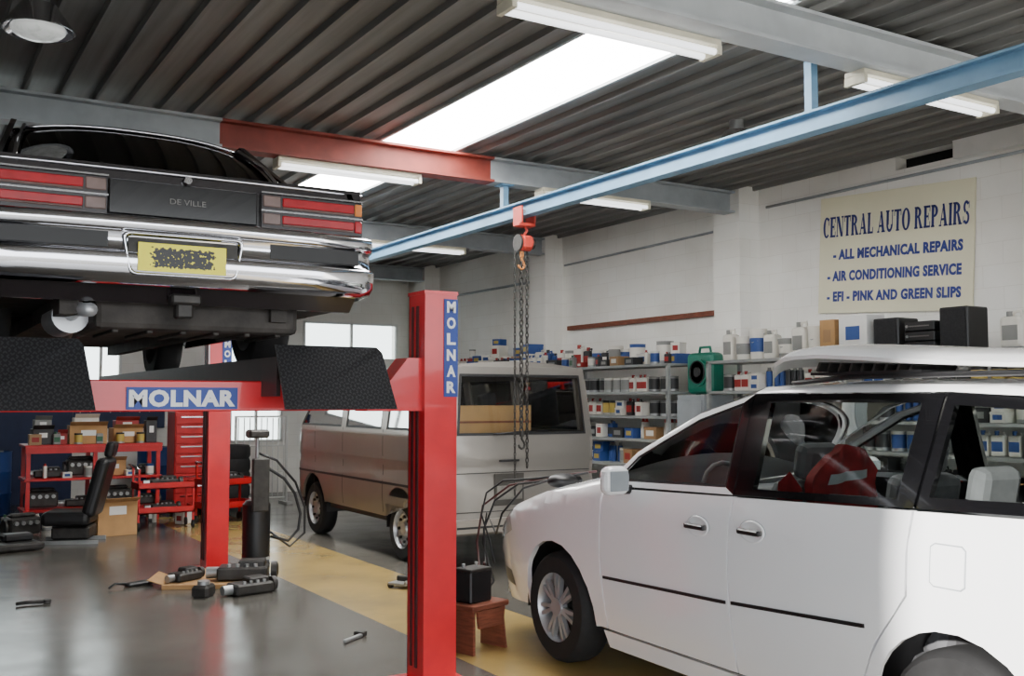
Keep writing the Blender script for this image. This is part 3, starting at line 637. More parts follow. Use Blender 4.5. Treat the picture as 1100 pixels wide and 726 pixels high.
# ---------- dark sedan on lift
S=thing('sedan','dark vintage sedan with chrome bumper raised on the lift','car',(1.2,7.5,1.78))
def fs(y,z):
    w=.93
    if y<-2.2: w-=.03*((-2.2-y)/.3)**2
    if y>2: w-=.08*((y-2)/.5)**2
    w-=.05*max(0,z-.7)**1.0; w-=.25*max(0,.45-z)
    w-=.0 if z<.86 else 1.0*(z-.86)
    return w
slow=[(-2.5,.36),(-1.62,.30)]+arc(-1.25,.33,.36,175,5)+[(-.87,.24),(1.0,.24)]+arc(1.4,.33,.38,175,5)+[(1.8,.3),(2.45,.36),(2.5,.8),(1.5,.91),(-1.0,.93),(-1.9,.93),(-2.5,.9)]
for s in (-1,1):
    MB().drape([slow],sidefn(fs,s),maroon,.1,(-s*.03,0,0)).obj('body_side',S)
    MB().drape([[(-2.4,.5),(2.4,.5),(2.4,.54),(-2.4,.54)]],sidefn(fs,s,-.006),chrome,.15).obj('side_trim',S)
    fg=lambda y,z:.83-.36*(z-.93)
    A=[(-1.98,.93),(1.0,.93),(.35,1.38),(-1.2,1.40)]
    wq2=[(-1.0,.97),(.75,.97),(.25,1.33),(-.95,1.34)]
    MB().drape(ring(wq2,A),sidefn(fg,s),maroon,.1,(-s*.03,0,0)).obj('pillar',S)
    MB().drape([wq2],sidefn(fg,s,.01),gld,.2).obj('side_window',S)
    for cy in (-1.25,1.4): wheel(S,s*.76,cy,.33,.2,s,'cap')
zsS=[(-2.5,.92),(-1.9,.955),(1.0,.95),(2.5,.84)]
def deckS(ys,name): 
    rows=[]
    for y in ys:
        z=interp(zsS,y); w=fs(y,.92); rows.append([(w*k,y,z+.02*(1-k*k)-.02) for k in [-1+i/5 for i in range(11)]])
    MB().loft(rows,maroon).obj(name,S)
deckS([-2.5,-2.3,-2.1,-1.9,-1.75],'boot_lid'); deckS([.95,1.3,1.8,2.5],'bonnet'); 
rows=[]
for y,z,w in ((-1.28,1.37,.655),(-1.15,1.43,.66),(-.8,1.47,.66),(-.2,1.475,.66),(.2,1.45,.66),(.38,1.39,.66)):
    rows.append([(w*k,y,z-.09*abs(k)**3) for k in [-1+i/8 for i in range(17)]])
MB().loft(rows,maroon).obj('roof',S)
def rwin(y0,z0,y1,z1,w0,w1,m,name,kx=1,bul=-.08):
    rows=[]
    for i in range(7):
        q=i/6; y=y0+(y1-y0)*q; z=z0+(z1-z0)*q+.03*math.sin(q*pi); w=(w0+(w1-w0)*q)*kx
        rows.append([(w*k,y+bul*(1-k*k)*(1-q*.6),z-.06*q*abs(k)**3) for k in [-1+j/8 for j in range(17)]])
    return MB().loft(rows,m).obj(name,S)
rwin(-1.88,.955,-1.27,1.385,.70,.60,gld,'rear_window'); rwin(1.0,.93,.36,1.40,.72,.60,gld,'windscreen',1,.08)
for s in (-1,1):
    rows=[]
    for i in range(7):
        q=i/6; y=-1.88+.61*q; z=.955+.43*q+.03*math.sin(q*pi)-.05*q
        rows.append([(s*((.69-.1*q)),y-.005,z+.006),(s*(.77-.11*q),y+.02,z),(s*(.83-.16*q),y+.12,z-.02)])
    MB().loft(rows,maroon).obj('pillar',S)
m2=MB()
for s in (-1,1): m2.tube([(s*.71,-1.9,.97),(s*.66,-1.59,1.2),(s*.60,-1.29,1.35)],.012,chrome)
m2.obj('window_trim',S)
MB().tube([(k*.60,-1.29-.035*(1-k*k),1.385-.05*abs(k)**3) for k in [-1+j/8 for j in range(17)]],.010,chrome).obj('window_trim',S)
MB().bx(-.9,.9,-2.5,-2.46,.4,.92,maroon).bx(-.9,.9,-2.49,2.4,.9,.905,maroon).obj('rear_panel',S)
m2=MB(); m2.tube([(k*.915,-2.51+.03*abs(k)**4,.90) for k in [-1+j/8 for j in range(17)]],.009,chrome); m2.cyl((0,-2.525,.875),.018,.02,chrome,'Y',seg=12); m2.obj('boot_trim',S)
m2=MB(); m2.bx(-.36,.34,-2.53,-2.5,.685,.85,black_gl,.006); cp=m2.obj('centre_panel',S)
text('DE VILLE',.17,.026,dimchrome,cp,(0,-2.535,.765),'-Y')
for s in (-1,1):
    x0,x1=(.36,.905); m2=MB()
    def bb(a,b,z0,z1,m,y=-2.53,bev=.004):
        m2.bx(min(s*a,s*b),max(s*a,s*b),y,-2.49,z0,z1,m,bev)
    bb(x0,x1,.675,.855,lampfr,-2.522); bb(x0+.01,x0+.10,.70,.755,lensw); bb(x0+.01,x0+.10,.788,.845,lensw)
    for z0,z1,mm in ((.695,.755,lensr),(.783,.845,lensa)): bb(x0+.11,x1-.05,z0+.012,z1-.006,lensr); bb(x0+.11,x1-.05,z0,z0+.010,lensw); bb(x1-.045,x1-.006,z0,z1,mm)
    bb(x0,x1,.764,.772,chrome,-2.532,0); bb(x0,x1,.856,.864,chrome,-2.528,0); bb(x0,x1,.666,.674,chrome,-2.528,0)
    m2.box((s*.915,-2.38,.765),(.02,.16,.10),lensa,.004)
    m2.obj('tail_lamp',S)
path=[(-.965,-2.1),(-.975,-2.34),(-.965,-2.44),(-.93,-2.52),(-.86,-2.575),(-.6,-2.605),(-.3,-2.62),(0,-2.625),(.3,-2.62),(.6,-2.605),(.86,-2.575),(.93,-2.52),(.965,-2.44),(.975,-2.34),(.965,-2.1)]
prof=[(-.04,.665),(-.01,.668),(.022,.662),(.030,.65),(.030,.605),(.020,.595),(.014,.59),(.014,.505),(.022,.498),(.036,.492),(.040,.48),(.034,.405),(.015,.37),(-.04,.35)]
rows=[]
for i,p in enumerate(path):
    a=Vector(path[max(0,i-1)]);b=Vector(path[min(len(path)-1,i+1)]);d=(b-a).normalized(); n=Vector((d.y,-d.x))
    rows.append([(p[0]+n.x*o_,p[1]+n.y*o_,z) for o_,z in prof])
bu=MB().loft(rows,chrome).obj('rear_bumper',S)
for s in (-1,1): MB().box((s*.61,-2.612,.548),(.48,.02,.078),black_pl,.006,rot=('Z',s*.045)).obj('bumper_insert',bu)
cx=-.04
def rr(w0,w1,z0,z1,y,r=.03):
    P4=[(cx-w1,z0),(cx+w1,z0),(cx+w0,z1),(cx-w0,z1)]; out=[]
    for i in range(4):
        p=Vector(P4[i]);a=(Vector(P4[i-1])-p).normalized();b=(Vector(P4[(i+1)%4])-p).normalized()
        for k in range(5):
            q=k/4; v=p+a*r*(1-q)**2+b*r*q**2; out.append((v.x,y,v.y))
    return out
MB().loft([rr(.285,.25,.385,.592,-2.60),rr(.28,.245,.39,.588,-2.655),rr(.275,.24,.395,.583,-2.66),rr(.268,.233,.402,.576,-2.656),rr(.262,.228,.41,.57,-2.645)],chrome,closed=True).obj('plate_surround',bu)
MB().box((cx,-2.642,.487),(.50,.01,.15),dsteel).obj('plate_backing',bu)
pm=plate_mat(); MB().box((cx-.01,-2.665,.475),(.40,.006,.13),pm).obj('number_plate',bu,label='yellow number plate with blacked out characters')
under=mat('underbody_grime',(60,56,53),.7,.2,.5,8,bump=.4)
m2=MB(); m2.bx(-.88,.88,-2.46,2.4,.30,.42,under,.02); m2.prism([(-.9,-2.52,.42),(.9,-2.52,.42),(.86,-2.46,.28),(-.86,-2.46,.28)],(0,.03,0),maroon)
for x in (-.5,.5): m2.bx(x-.04,x+.04,-2.4,2.2,.22,.32,under)
m2.obj('underbody',S)
m2=MB(); m2.box((.12,-2.05,.24),(1.0,.62,.16),under,.03,seg=2)
for i in range(6): m2.box((-.28+i*.16,-2.05,.155),(.03,.55,.02),under,.005)
m2.obj('fuel_tank',S)
m2=MB(); m2.cyl((-.46,-1.98,.23),.085,.4,alloy,'Y'); m2.tube([(-.46,-2.15,.23),(-.45,-2.3,.25),(-.42,-2.5,.235)],.032,alloy,12); m2.tube([(-.46,-1.7,.22),(-.3,-1.2,.3),(-.2,0,.2),(-.2,1.3,.25)],.03,dsteel,10); m2.obj('exhaust',S)
MB().cyl((0,-1.25,.33),.045,1.35,dsteel,'X').sph((0,-1.25,.33),.15,dsteel,(1,1,.9)).tube([(0,-1.1,.33),(0,1.0,.32)],.035,dsteel,10).obj('rear_axle',S)
for s in (-1,1): MB().box((s*.5,-1.4,.25),(.06,1.2,.03),dsteel).obj('leaf_spring',S)
MB().box((0,-2.5,.3),(.14,.1,.05),dsteel,.01).box((0,-2.48,.25),(.08,.08,.08),dsteel,.01).obj('tow_bracket',S)
# ---------- shelving
rack=mat('rack_grey',(160,162,160),.5,.2,.15)
LV=[.15,.5,.85,1.15,1.42,1.70,2.02]
def shelf(y0,y1,x0=7.5,x1=7.95,label='grey steel shelving rack crowded with workshop supplies'):
    t=thing('shelving_unit',label,'shelf',(0,0,0),group='steel racks along the block wall')
    for x in (x0,x1):
        for y in (y0,y1): MB().bx(x-.02,x+.02,y-.02,y+.02,0,2.015,rack).obj('upright',t)
    for z in LV: MB().bx(x0-.02,x1+.02,y0-.02,y1+.02,z-.03,z-.001,rack).obj('shelf_board',t)
UN=[(8.95,11.2),(11.3,14.4),(6.6,8.28),(4.3,6.5)]
for u in UN: shelf(*u)
cols={'red':(155,38,35),'blue':(44,76,140),'white':(226,222,212),'grey':(135,135,132),'dark':(44,44,46),'yellow':(190,165,80),'brown':(155,120,82),'green':(44,96,68),'orange':(180,104,54)}
cm={k:mat('item_'+k,v,.5,0,.06) for k,v in cols.items()}
protos=[]
def proto(nm,mb,r,h,label,cat):
    o=mb.obj(nm); me=o.data; bpy.data.objects.remove(o); protos.append((nm,me,r,h,label,cat))
for c1,c2 in (('white','blue'),('grey','white'),('blue','white'),('grey','dark'),('white','grey'),('dark','yellow')):
    m2=MB(); m2.lathe((0,0,0),[(0,0),(.065,0),(.068,.005),(.065,.012),(.065,.03)],steel,seg=18); m2.lathe((0,0,0),[(.065,.03),(.065,.15)],cm[c2],seg=18); m2.lathe((0,0,0),[(.065,.15),(.065,.17),(.068,.178),(.062,.178),(.06,.172),(0,.172)],cm[c1],seg=18)
    proto('tin_can',m2,.07,.18,'%s labelled round tin with %s lid'%(c2,c1),'tin')
for c1,c2 in (('white','red'),('blue','dark'),('dark','red'),('dark','white'),('white','blue'),('grey','green')):
    m2=MB(); m2.box((0,0,.085),(.09,.11,.17),cm[c1],.015,seg=2); m2.box((0,0,.08),(.092,.09,.08),cm[c2]); m2.cyl((0,.02,.185),.018,.04,cm[c2],seg=12); m2.tube([(0,-.045,.14),(0,-.04,.19),(0,.0,.18)],.009,cm[c1],6)
    proto('oil_bottle',m2,.058,.21,'%s plastic oil bottle with %s label and cap'%(c1,c2),'bottle')
for c1,c2,w,d,h in (('brown','white',.2,.22,.14),('red','white',.16,.2,.1),('blue','yellow',.18,.2,.12),('white','red',.14,.2,.16),('white','blue',.14,.18,.09),('dark','grey',.22,.2,.12),('brown','red',.18,.2,.17)):
    m2=MB(); m2.box((0,0,h/2),(d,w,h),cm[c1],.003); m2.box((-d/2-.001,0,h/2),(.002,w*.6,h*.45),cm[c2]); m2.box((0,0,h+.0005),(d,.03,.001),cm[c2]); m2.box((0,0,h-.012),(d+.004,w+.004,.02),cm[c1],.002)
    proto('parts_box',m2,w/2+.01,h,'small %s carton with a %s label'%(c1,c2),'box')
for c1 in ('white','dark','blue'):
    m2=MB(); m2.cyl((0,0,.1),.032,.19,cm[c1],seg=14); m2.lathe((0,0,.195),[(.032,0),(.018,.015),(.018,.04),(0,.04)],cm['red' if c1=='white' else 'grey'],seg=14)
    proto('spray_can',m2,.036,.235,'slim %s aerosol spray can'%c1,'spray can')
BX=[p for p in protos if p[0]=='parts_box']
def place(pr,x,y,z,group,rz=0,sc=1):
    o=bpy.data.objects.new(pr[0],pr[1]); C.objects.link(o); o.location=(x,y,z); o.rotation_euler=(0,0,rz); o.scale=(sc,)*3
    o['label']=pr[4]; o['category']=pr[5]; o['group']=group; return o
for ui,(y0,y1) in enumerate(UN):
    for li,z in enumerate(LV):
        if ui==1 and li<6: continue
        if li<2: continue
        if ui in (2,3) and li==6: continue
        if ui==0 and li==6: continue
        y=y0+.05; pr=random.choice(protos); k=0
        while True:
            if k%3==0 or pr[0]=='parts_box': pr=random.choice(protos)
            k+=1
            if y+2*pr[2]>y1-.04: break
            if random.random()>.06:
                xx=7.66+random.uniform(0,.05); place(pr,xx,y+pr[2],z,'supplies on rack shelf',random.uniform(-.12,.12))
                if pr[0]=='parts_box' and li<6 and z+pr[3]*2<LV[li+1]-.04: place(pr,xx+.01,y+pr[2],z+pr[3],'supplies on rack shelf',random.uniform(-.15,.15))
            y+=2*pr[2]+random.uniform(.008,.03)
y=9.05
while y<14.2:
    pr=random.choice(BX+protos[:12]); sc=random.uniform(1.0,1.6); h0=2.02; place(pr,7.83,y+pr[2]*sc,h0+.0,'cartons on top of the rack',random.uniform(-.15,.15),sc)
    zz=h0+pr[3]*sc
    if pr[0]=='parts_box' and random.random()<.7:
        p2=random.choice(BX); place(p2,7.83,y+pr[2]*sc,zz,'cartons on top of the rack',random.uniform(-.4,.4),sc*.8)
        if random.random()<.35: place(random.choice(protos),7.83,y+pr[2]*sc,zz+p2[3]*sc*.8,'cartons on top of the rack',random.uniform(-.4,.4),.8)
    y+=2*pr[2]*sc+.03
y=9.0
while y<11.1:
    pr=random.choice(protos); sc=random.uniform(.8,1.1); place(pr,7.58,y+pr[2]*sc,2.02,'cartons on top of the rack',random.uniform(-.5,.5) if pr[0]!='parts_box' else 0,sc*.8); y+=2*pr[2]*sc+random.uniform(.01,.12)
def single(mb,name,label,cat,loc,rz=0,group=None):
    o=mb.obj(name,None,loc,(0,0,rz)); o['label']=label; o['category']=cat
    if group: o['group']=group
    return o
def jug(c1,c2,h=.3,w=.19):
    m2=MB(); m2.box((0,0,h*.42),(w*.8,w,h*.84),cm[c1],.03,seg=2); m2.box((-w*.4-.001,0,h*.4),(.002,w*.7,h*.4),cm[c2]); m2.cyl((0,w*.2,h*.9),.03,h*.16,cm[c2]); m2.tube([(0,-w*.35,h*.75),(0,-w*.3,h*.98),(0,w*.05,h*.95),(0,w*.1,h*.8)],.014,cm[c1]); return m2
def tub(c1,c2,r=.12,h=.26):
    m2=MB(); m2.lathe((0,0,0),[(0,0),(r*.88,0),(r,h*.9),(r*1.04,h*.9),(r*1.04,h),(0,h)],cm[c1],seg=24); m2.lathe((0,0,0),[(r*.93,h*.25),(r*.985,h*.7)],cm[c2],seg=24); m2.tube([(0,-r,h*.85),(-r*.7,-r*.6,h*.6),(-r,0,h*.55),(-r*.7,r*.6,h*.6),(0,r,h*.85)],.005,steel); return m2
yy=8.14
for k,(f,a) in enumerate(((jug,('white','grey',.34,.16)),(tub,('white','grey',.09,.25)),(tub,('white','blue',.09,.32)),(jug,('white','grey',.3,.16)),(tub,('grey','white',.09,.2)),(jug,('white','grey',.36,.18)),(tub,('white','white',.095,.3)))):
    single(f(*a),'plastic_jug' if f is jug else 'paint_tub',('white plastic jug with label' if f is jug else 'round plastic tub with wire handle')+' on top of the rack','container',(7.7,yy,2.02)); yy-=.2
def carton(w,d,h,m,m3):
    m2=MB(); m2.box((0,0,h/2),(d,w,h),m,.003); m2.box((-d/2-.001,0,h*.55),(.002,w*.5,h*.35),m3); m2.box((0,0,h+.001),(d,.04,.001),wbase); return m2
single(carton(.18,.25,.34,card,cm['brown']),'cardboard_box','plain brown cardboard box on top of the rack','box',(7.68,6.70,2.02))
single(carton(.32,.25,.36,wbase,cm['blue']),'cardboard_box','white and blue printed box on top of the rack','box',(7.68,6.40,2.02))
def speaker(w,h):
    m2=MB(); m2.box((0,0,h/2),(.28,w,h),black_pl,.01); m2.box((-.142,0,h/2),(.006,w*.86,h*.9),mat('speaker_grille',(34,34,36),.9,0,.3,60),.004); return m2
single(speaker(.27,.31),'speaker','black box loudspeaker on top of the rack','speaker',(7.7,6.04,2.02)); 
m2=MB(); 
for i in range(3): m2.box((0,0,.045+i*.088),(.26,.30,.08),black_pl,.006); m2.box((-.132,.0,.045+i*.088),(.004,.20,.01),dimchrome); m2.cyl((-.134,.12,.045+i*.088),.012,.01,steel,'X',seg=10)
single(m2,'stereo_stack','black stacked stereo units on top of the rack','stereo',(7.7,5.70,2.02))
single(speaker(.27,.36),'speaker','tall black loudspeaker on top of the rack','speaker',(7.7,5.36,2.02))
single(jug('white','grey',.3),'plastic_jug','white plastic jug on top of the rack','container',(7.7,4.9,2.02))
t=thing('metal_cabinet','narrow grey metal cabinet standing beside the rack','cabinet'); MB().bx(7.55,8.0,8.42,8.86,0,1.66,greyb,.01).obj('body',t)
MB().bx(7.53,7.55,8.44,8.84,.05,1.6,greyb,.005).obj('door',t); MB().box((7.52,8.48,.9),(.02,.02,.14),chrome,.004).obj('handle',t)
t=thing('hose_reel','green plastic hose reel case on the grey cabinet','hose reel',(7.76,8.62,1.66))
MB().box((0,0,.24),(.2,.44,.46),teal,.06,seg=3).cyl((-.11,0,.25),.15,.03,teal,'X',seg=28).obj('case',t); MB().lathe((-.125,0,.25),[(0,-.01),(.05,-.01),(.06,0),(.11,0),(.12,-.012),(.13,0)],black_pl,'X').obj('drum',t); MB().tube([(0,-.1,.45),(0,-.08,.53),(0,.08,.53),(0,.1,.45)],.015,teal).obj('handle',t)
# ---------- floor objects near post
t=thing('wooden_stool','low worn red brown wooden step stool','stool',(3.30,5.85,0),.3)
MB().box((0,0,.29),(.34,.24,.035),wood,.006).obj('seat',t)
for s in (-1,1): MB().prism([(s*.14,-.11,0),(s*.14,.11,0),(s*.12,.09,.275),(s*.12,-.09,.275)],(s*.02,0,0),wood).prism([(s*.11,-.12,.16),(-s*.0,-.12,.16),(-s*.0,-.12,.27),(s*.13,-.12,.27)],(0,.02,0),wood).obj('leg',t)
single(MB().box((0,0,.1),(.2,.15,.2),black_pl,.01).box((0,0,.205),(.2,.15,.02),dsteel,.005).cyl((-.06,.03,.225),.012,.03,steel,seg=8).cyl((.06,.03,.225),.012,.03,steel,seg=8),'car_battery','black car battery standing on the wooden stool','battery',(3.27,5.86,.308),.3)
rc=mat('cable_dark_red',(70,26,26),.5)
single(MB().tube([(4.0,5.6,1.12),(3.85,5.9,1.05),(3.76,6.1,1.02),(3.66,6.25,.9),(3.60,6.3,.7),(3.58,6.25,.52),(3.5,6.1,.45),(3.42,5.97,.52)],.008,black_pl).tube([(4.03,5.55,1.13),(3.9,5.95,1.07),(3.78,6.25,1.0),(3.66,6.42,.85),(3.6,6.4,.6),(3.54,6.25,.42),(3.45,6.02,.47),(3.4,5.95,.53)],.008,rc).tube([(3.9,5.8,1.08),(3.74,6.0,1.0),(3.66,6.15,.82),(3.70,6.3,.66),(3.68,6.4,.8),(3.62,6.35,.6),(3.62,6.2,.35),(3.5,6.1,.3)],.008,black_pl).tube([(3.95,5.75,1.1),(3.8,6.0,1.06),(3.7,6.2,1.04),(3.62,6.3,.95),(3.58,6.3,.8),(3.62,6.25,.62),(3.6,6.15,.48)],.007,black_pl),'jumper_cable','dark jumper cables hanging over the van nose','cable',(0,0,0))
single(MB().sph((0,0,0),.1,black_pl,(1.1,.9,.5)).box((.08,0,.0),(.14,.08,.05),black_pl,.02),'rag','dark cloth rag lying on the white bonnet','cloth',(3.86,5.7,1.065))
# parts pile on floor
single(MB().box((0,0,.02),(.75,.42,.04),card,.003).prism([(-.37,.21,.04),(.37,.21,.04),(.40,.32,.10),(-.34,.32,.09)],(0,.006,0),card).prism([(-.37,-.2,.04),(-.37,.2,.04),(-.5,.2,.09),(-.5,-.2,.08)],(.006,0,.004),card),'flattened_carton','open flattened cardboard carton on the concrete floor','box',(2.45,9.05,0),-.45)
def gear(sc=1):
    m2=MB(); m2.box((0,0,.05*sc),(.34*sc,.2*sc,.09*sc),dsteel,.015); m2.box((.06*sc,.02,.11*sc),(.18*sc,.14*sc,.05*sc),dsteel,.012); m2.cyl((-.2*sc,0,.05*sc),.04*sc,.1*sc,steel,'X',seg=12)
    for i in range(4): m2.cyl((-.09*sc+i*.06*sc,-.07*sc,.1*sc),.015*sc,.03*sc,steel,seg=8)
    m2.lathe((.19*sc,0,.06*sc),[(0,0),(.06*sc,0),(.06*sc,.04*sc),(.03*sc,.05*sc),(0,.05*sc)],dsteel,'X',14); return m2
single(gear(1.25),'gearbox','greasy dark metal gearbox lying on cardboard','car part',(2.70,8.96,.042),-.4)
single(gear(.8),'engine_part','greasy flat metal part lying on cardboard','car part',(2.25,9.16,.042),.5)
single(gear(1.0),'engine_part','dark metal engine part on the workshop floor','car part',(2.62,8.5,0),.2)
single(MB().box((0,0,.05),(.18,.14,.1),dsteel,.02).cyl((.0,.0,.11),.05,.04,steel).cyl((.1,0,.05),.04,.08,dsteel,'X'),'engine_part','dark metal engine part on the workshop floor','car part',(2.25,8.55,0),.9)
single(MB().box((0,0,.02),(.24,.1,.03),black_pl,.01).tube([(-.12,0,.03),(-.2,.04,.04),(-.28,.0,.02)],.01,black_pl),'brake_shoe','dark curved metal part on the workshop floor','car part',(1.9,9.35,0),.4)
single(MB().tube([(-.1,0,.02),(-.03,.02,.02),(.1,0,.02)],.014,dsteel).cyl((.12,0,.02),.03,.03,dsteel),'wrench','dark steel wrench lying on the floor','tool',(1.0,8.9,0))
single(MB().cyl((0,0,.03),.028,.16,black_pl,'X').cyl((.1,0,.03),.018,.05,steel,'X'),'torch','small black torch lying on the floor','tool',(1.62,5.05,0),-.3)
single(MB().box((0,0,.015),(.25,.03,.02),steel,.004).box((.1,.02,.02),(.05,.08,.03),dsteel,.004),'wrench','steel wrench on the floor beside the post','tool',(2.72,6.5,0),.6)
single(MB().box((0,0,.04),(.26,.18,.02),steel,.004).tube([(-.12,-.08,.04),(-.14,-.1,.07),(.14,-.1,.07),(.12,-.08,.04)],.01,steel).cyl((.1,.08,.025),.025,.03,black_pl,'X').cyl((-.1,.08,.025),.025,.03,black_pl,'X').box((0,0,.07),(.05,.16,.05),dsteel,.01),'trolley_jack','low steel trolley jack on the yellow floor','jack',(3.85,8.1,0),.5)
t=thing('oil_drainer','black mobile oil drainer with pole and looping hose','oil drainer',(3.04,9.7,0))
MB().cyl((0,0,.36),.13,.5,black_pl,seg=20).lathe((0,0,.61),[(.13,0),(.1,.04),(0,.05)],black_pl).box((0,-.11,.8),(.16,.06,.5),dsteel,.01).obj('tank',t)
MB().cyl((0,0,.95),.018,.6,steel).box((0,0,1.28),(.2,.16,.08),dsteel,.02).obj('pole',t)
MB().tube([(.13,-.03,.3),(.3,-.05,.25),(.40,-.05,.35),(.42,-.05,.5),(.36,-.05,.7),(.25,-.05,.85),(.1,-.03,.95),(.0,0,1.0)],.014,black_pl).tube([(.13,.03,.35),(.35,.05,.18),(.5,.05,.3),(.5,.05,.55),(.4,.05,.8),(.2,.03,1.02),(0,0,1.1)],.012,black_pl).obj('hose',t)
for a in range(4): MB().cyl((.12*math.cos(a*pi/2+.7),.12*math.sin(a*pi/2+.7),.05),.05,.03,rubber,'X',seg=14).box((.12*math.cos(a*pi/2+.7),.12*math.sin(a*pi/2+.7),.10),(.05,.04,.04),steel).obj('caster',t)
# ---------- benches at far left
def workbench(x,y,w,n):
    t=thing('workbench','red steel workbench with open shelves full of clutter','workbench',(x,y,0))
    for i in range(n):
        xx=-w/2+.05+i*(w-.1)/(n-1)
        for yy in (-.28,.28): MB().bx(xx-.025,xx+.025,yy-.025,yy+.025,0,1.0,redd).obj('leg',t)
    for z in (.2,.6,1.03): MB().bx(-w/2,w/2,-.33,.33,z-.035,z-.001,redd,.005).obj('shelf' if z<1 else 'bench_top',t)
    MB().bx(-w/2+.01,w/2-.01,-.34,-.325,.92,1.0,redd).obj('front_rail',t)
workbench(2.35,14.7,1.7,3)
def engine():
    m2=MB(); m2.box((0,0,.12),(.36,.24,.2),dsteel,.02); m2.box((0,0,.24),(.3,.1,.05),dsteel,.02)
    for i in range(4): m2.cyl((-.12+i*.08,-.13,.16),.025,.05,steel,'Y',seg=10)
    m2.cyl((-.2,0,.11),.09,.03,dsteel,'X'); return m2
for (x,y,z,f) in ((1.75,14.65,.2,engine),(2.2,14.7,.2,gear),(2.65,14.6,.2,engine),(3.0,14.6,.2,gear),(1.8,14.6,.6,gear),(2.2,14.6,.6,engine),(3.0,14.7,.6,gear)):
    single(f(),'engine_part','greasy metal engine assembly on the bench shelf','car part',(x,y,z))
def obox(w,d,h,c):
    m2=MB(); m2.box((0,0,h/2),(w,d,h),c,.004); m2.box((0,-d/2-.001,h*.6),(w*.4,.002,h*.3),wbase); m2.prism([(-w/2,-d/2,h),(w/2,-d/2,h),(w/2,-d/2-.08,h+.05),(-w/2,-d/2-.08,h+.05)],(0,0,.003),c); return m2
for (x,y,z,w,d,h,c,nm) in ((2.27,14.6,1.03,.46,.35,.24,card,'brown'),(2.78,14.7,1.03,.38,.35,.2,card,'brown'),(2.78,14.72,1.23,.3,.25,.1,cm['red'],'red'),(1.72,14.6,1.03,.25,.25,.2,cm['dark'],'dark'),(1.96,14.6,1.03,.12,.2,.14,cm['red'],'red'),(3.08,14.6,1.03,.14,.2,.3,cm['dark'],'dark'),(2.62,14.7,.6,.3,.3,.2,card,'brown'),(1.72,14.6,1.23,.2,.2,.12,cm['grey'],'grey'),(2.25,14.62,1.27,.3,.25,.1,cm['white'],'white')):
    single(obox(w,d,h,c),'cardboard_box','open %s carton of parts on the red workbench'%nm,'box',(x,y,z),random.uniform(-.05,.05))
for i in range(12):
    pr=random.choice(protos); place(pr,1.62+i*.13,14.44,.6 if i%2 else 1.03,'supplies on the workbench',pi/2,.8)
for i in range(16):
    pr=random.choice(protos); place(pr,1.0+(i%8)*.34+random.uniform(-.06,.06),14.0+(i//8)*.22-(.25 if i%8>6 else 0),0,'supplies on the floor by the bench',random.uniform(0,3),.9)
t=thing('tool_chest','red tool chest with many drawers on a rolling cabinet','tool chest',(3.62,14.6,0))
MB().bx(-.26,.26,-.2,.24,.12,1.45,redd,.008).obj('body',t)
for i in range(9):
    z=.2+i*.135; d=MB().bx(-.245,.245,-.22,-.2,z,z+.12,redd,.004).obj('drawer',t); MB().bx(-.18,.18,-.235,-.22,z+.085,z+.1,chrome).obj('handle',d)
for x in (-.2,.2):
    for y in (-.14,.18): MB().cyl((x,y,.05),.05,.03,rubber,'X',seg=14).box((x,y,.11),(.04,.05,.03),steel).obj('caster',t)
def trolley(x,y,rz=0):
    t=thing('tool_trolley','red two tier rolling tool trolley','trolley',(x,y,0),rz,group='red rolling tool trolleys')
    for z in (.2,.5): MB().bx(-.35,.35,-.2,.2,z,z+.015,redd).bx(-.35,.35,-.2,-.185,z,z+.08,redd).bx(-.35,.35,.185,.2,z,z+.08,redd).bx(-.35,-.335,-.2,.2,z,z+.08,redd).bx(.335,.35,-.2,.2,z,z+.08,redd).obj('tray',t)
    for x in (-.33,.33):
        for y in (-.18,.18): MB().bx(x-.012,x+.012,y-.012,y+.012,.1,.75 if x<0 else .58,redd).cyl((x,y,.05),.05,.025,rubber,'X',seg=12).obj('leg',t)
    MB().tube([(-.33,-.18,.75),(-.4,-.1,.8),(-.4,.1,.8),(-.33,.18,.75)],.012,chrome).obj('handle',t)
trolley(3.0,13.4); trolley(3.85,13.6,.3)
single(gear(),'engine_part','greasy metal part on the rolling trolley','car part',(3.0,13.4,.516))
single(gear(),'engine_part','greasy metal part on the rolling trolley','car part',(3.85,13.6,.516),.3)
single(gear(.9),'engine_part','greasy metal part on the lower trolley tray','car part',(3.0,13.4,.216))
def drum(c): return MB().lathe((0,0,0),[(0,0),(.28,0),(.285,.02),(.28,.04),(.28,.28),(.288,.3),(.28,.32),(.28,.58),(.288,.6),(.28,.62),(.28,.86),(.288,.88),(.27,.88),(.27,.86),(0,.86)],c,seg=28).cyl((.15,.1,.87),.03,.03,steel,seg=12)
single(drum(cm['blue']),'oil_drum','blue steel oil drum near the end wall','drum',(1.25,16.2,0)); single(drum(cm['dark']),'oil_drum','dark steel oil drum near the end wall','drum',(4.3,16.6,0)); single(drum(cm['blue']),'oil_drum','blue steel oil drum near the end wall','drum',(3.6,16.6,0))
for i in range(5):
    o=MB().lathe((0,0,0),[(.19,.02),(.3,0),(.32,.04),(.32,.15),(.3,.19),(.19,.17),(.19,.02)],rubber,seg=28).obj('tyre',None,(4.25,14.95,i*.19)); o['label']='black rubber tyre in a stack on the floor'; o['category']='tyre'; o['group']='stack of tyres'
t=thing('hanging_tool_board','dark board with hanging hand tools on the end wall','tool board',(3.2,17.44,1.5))
MB().box((0,0,0),(1.4,.03,.7),navyw,.005).obj('board',t)
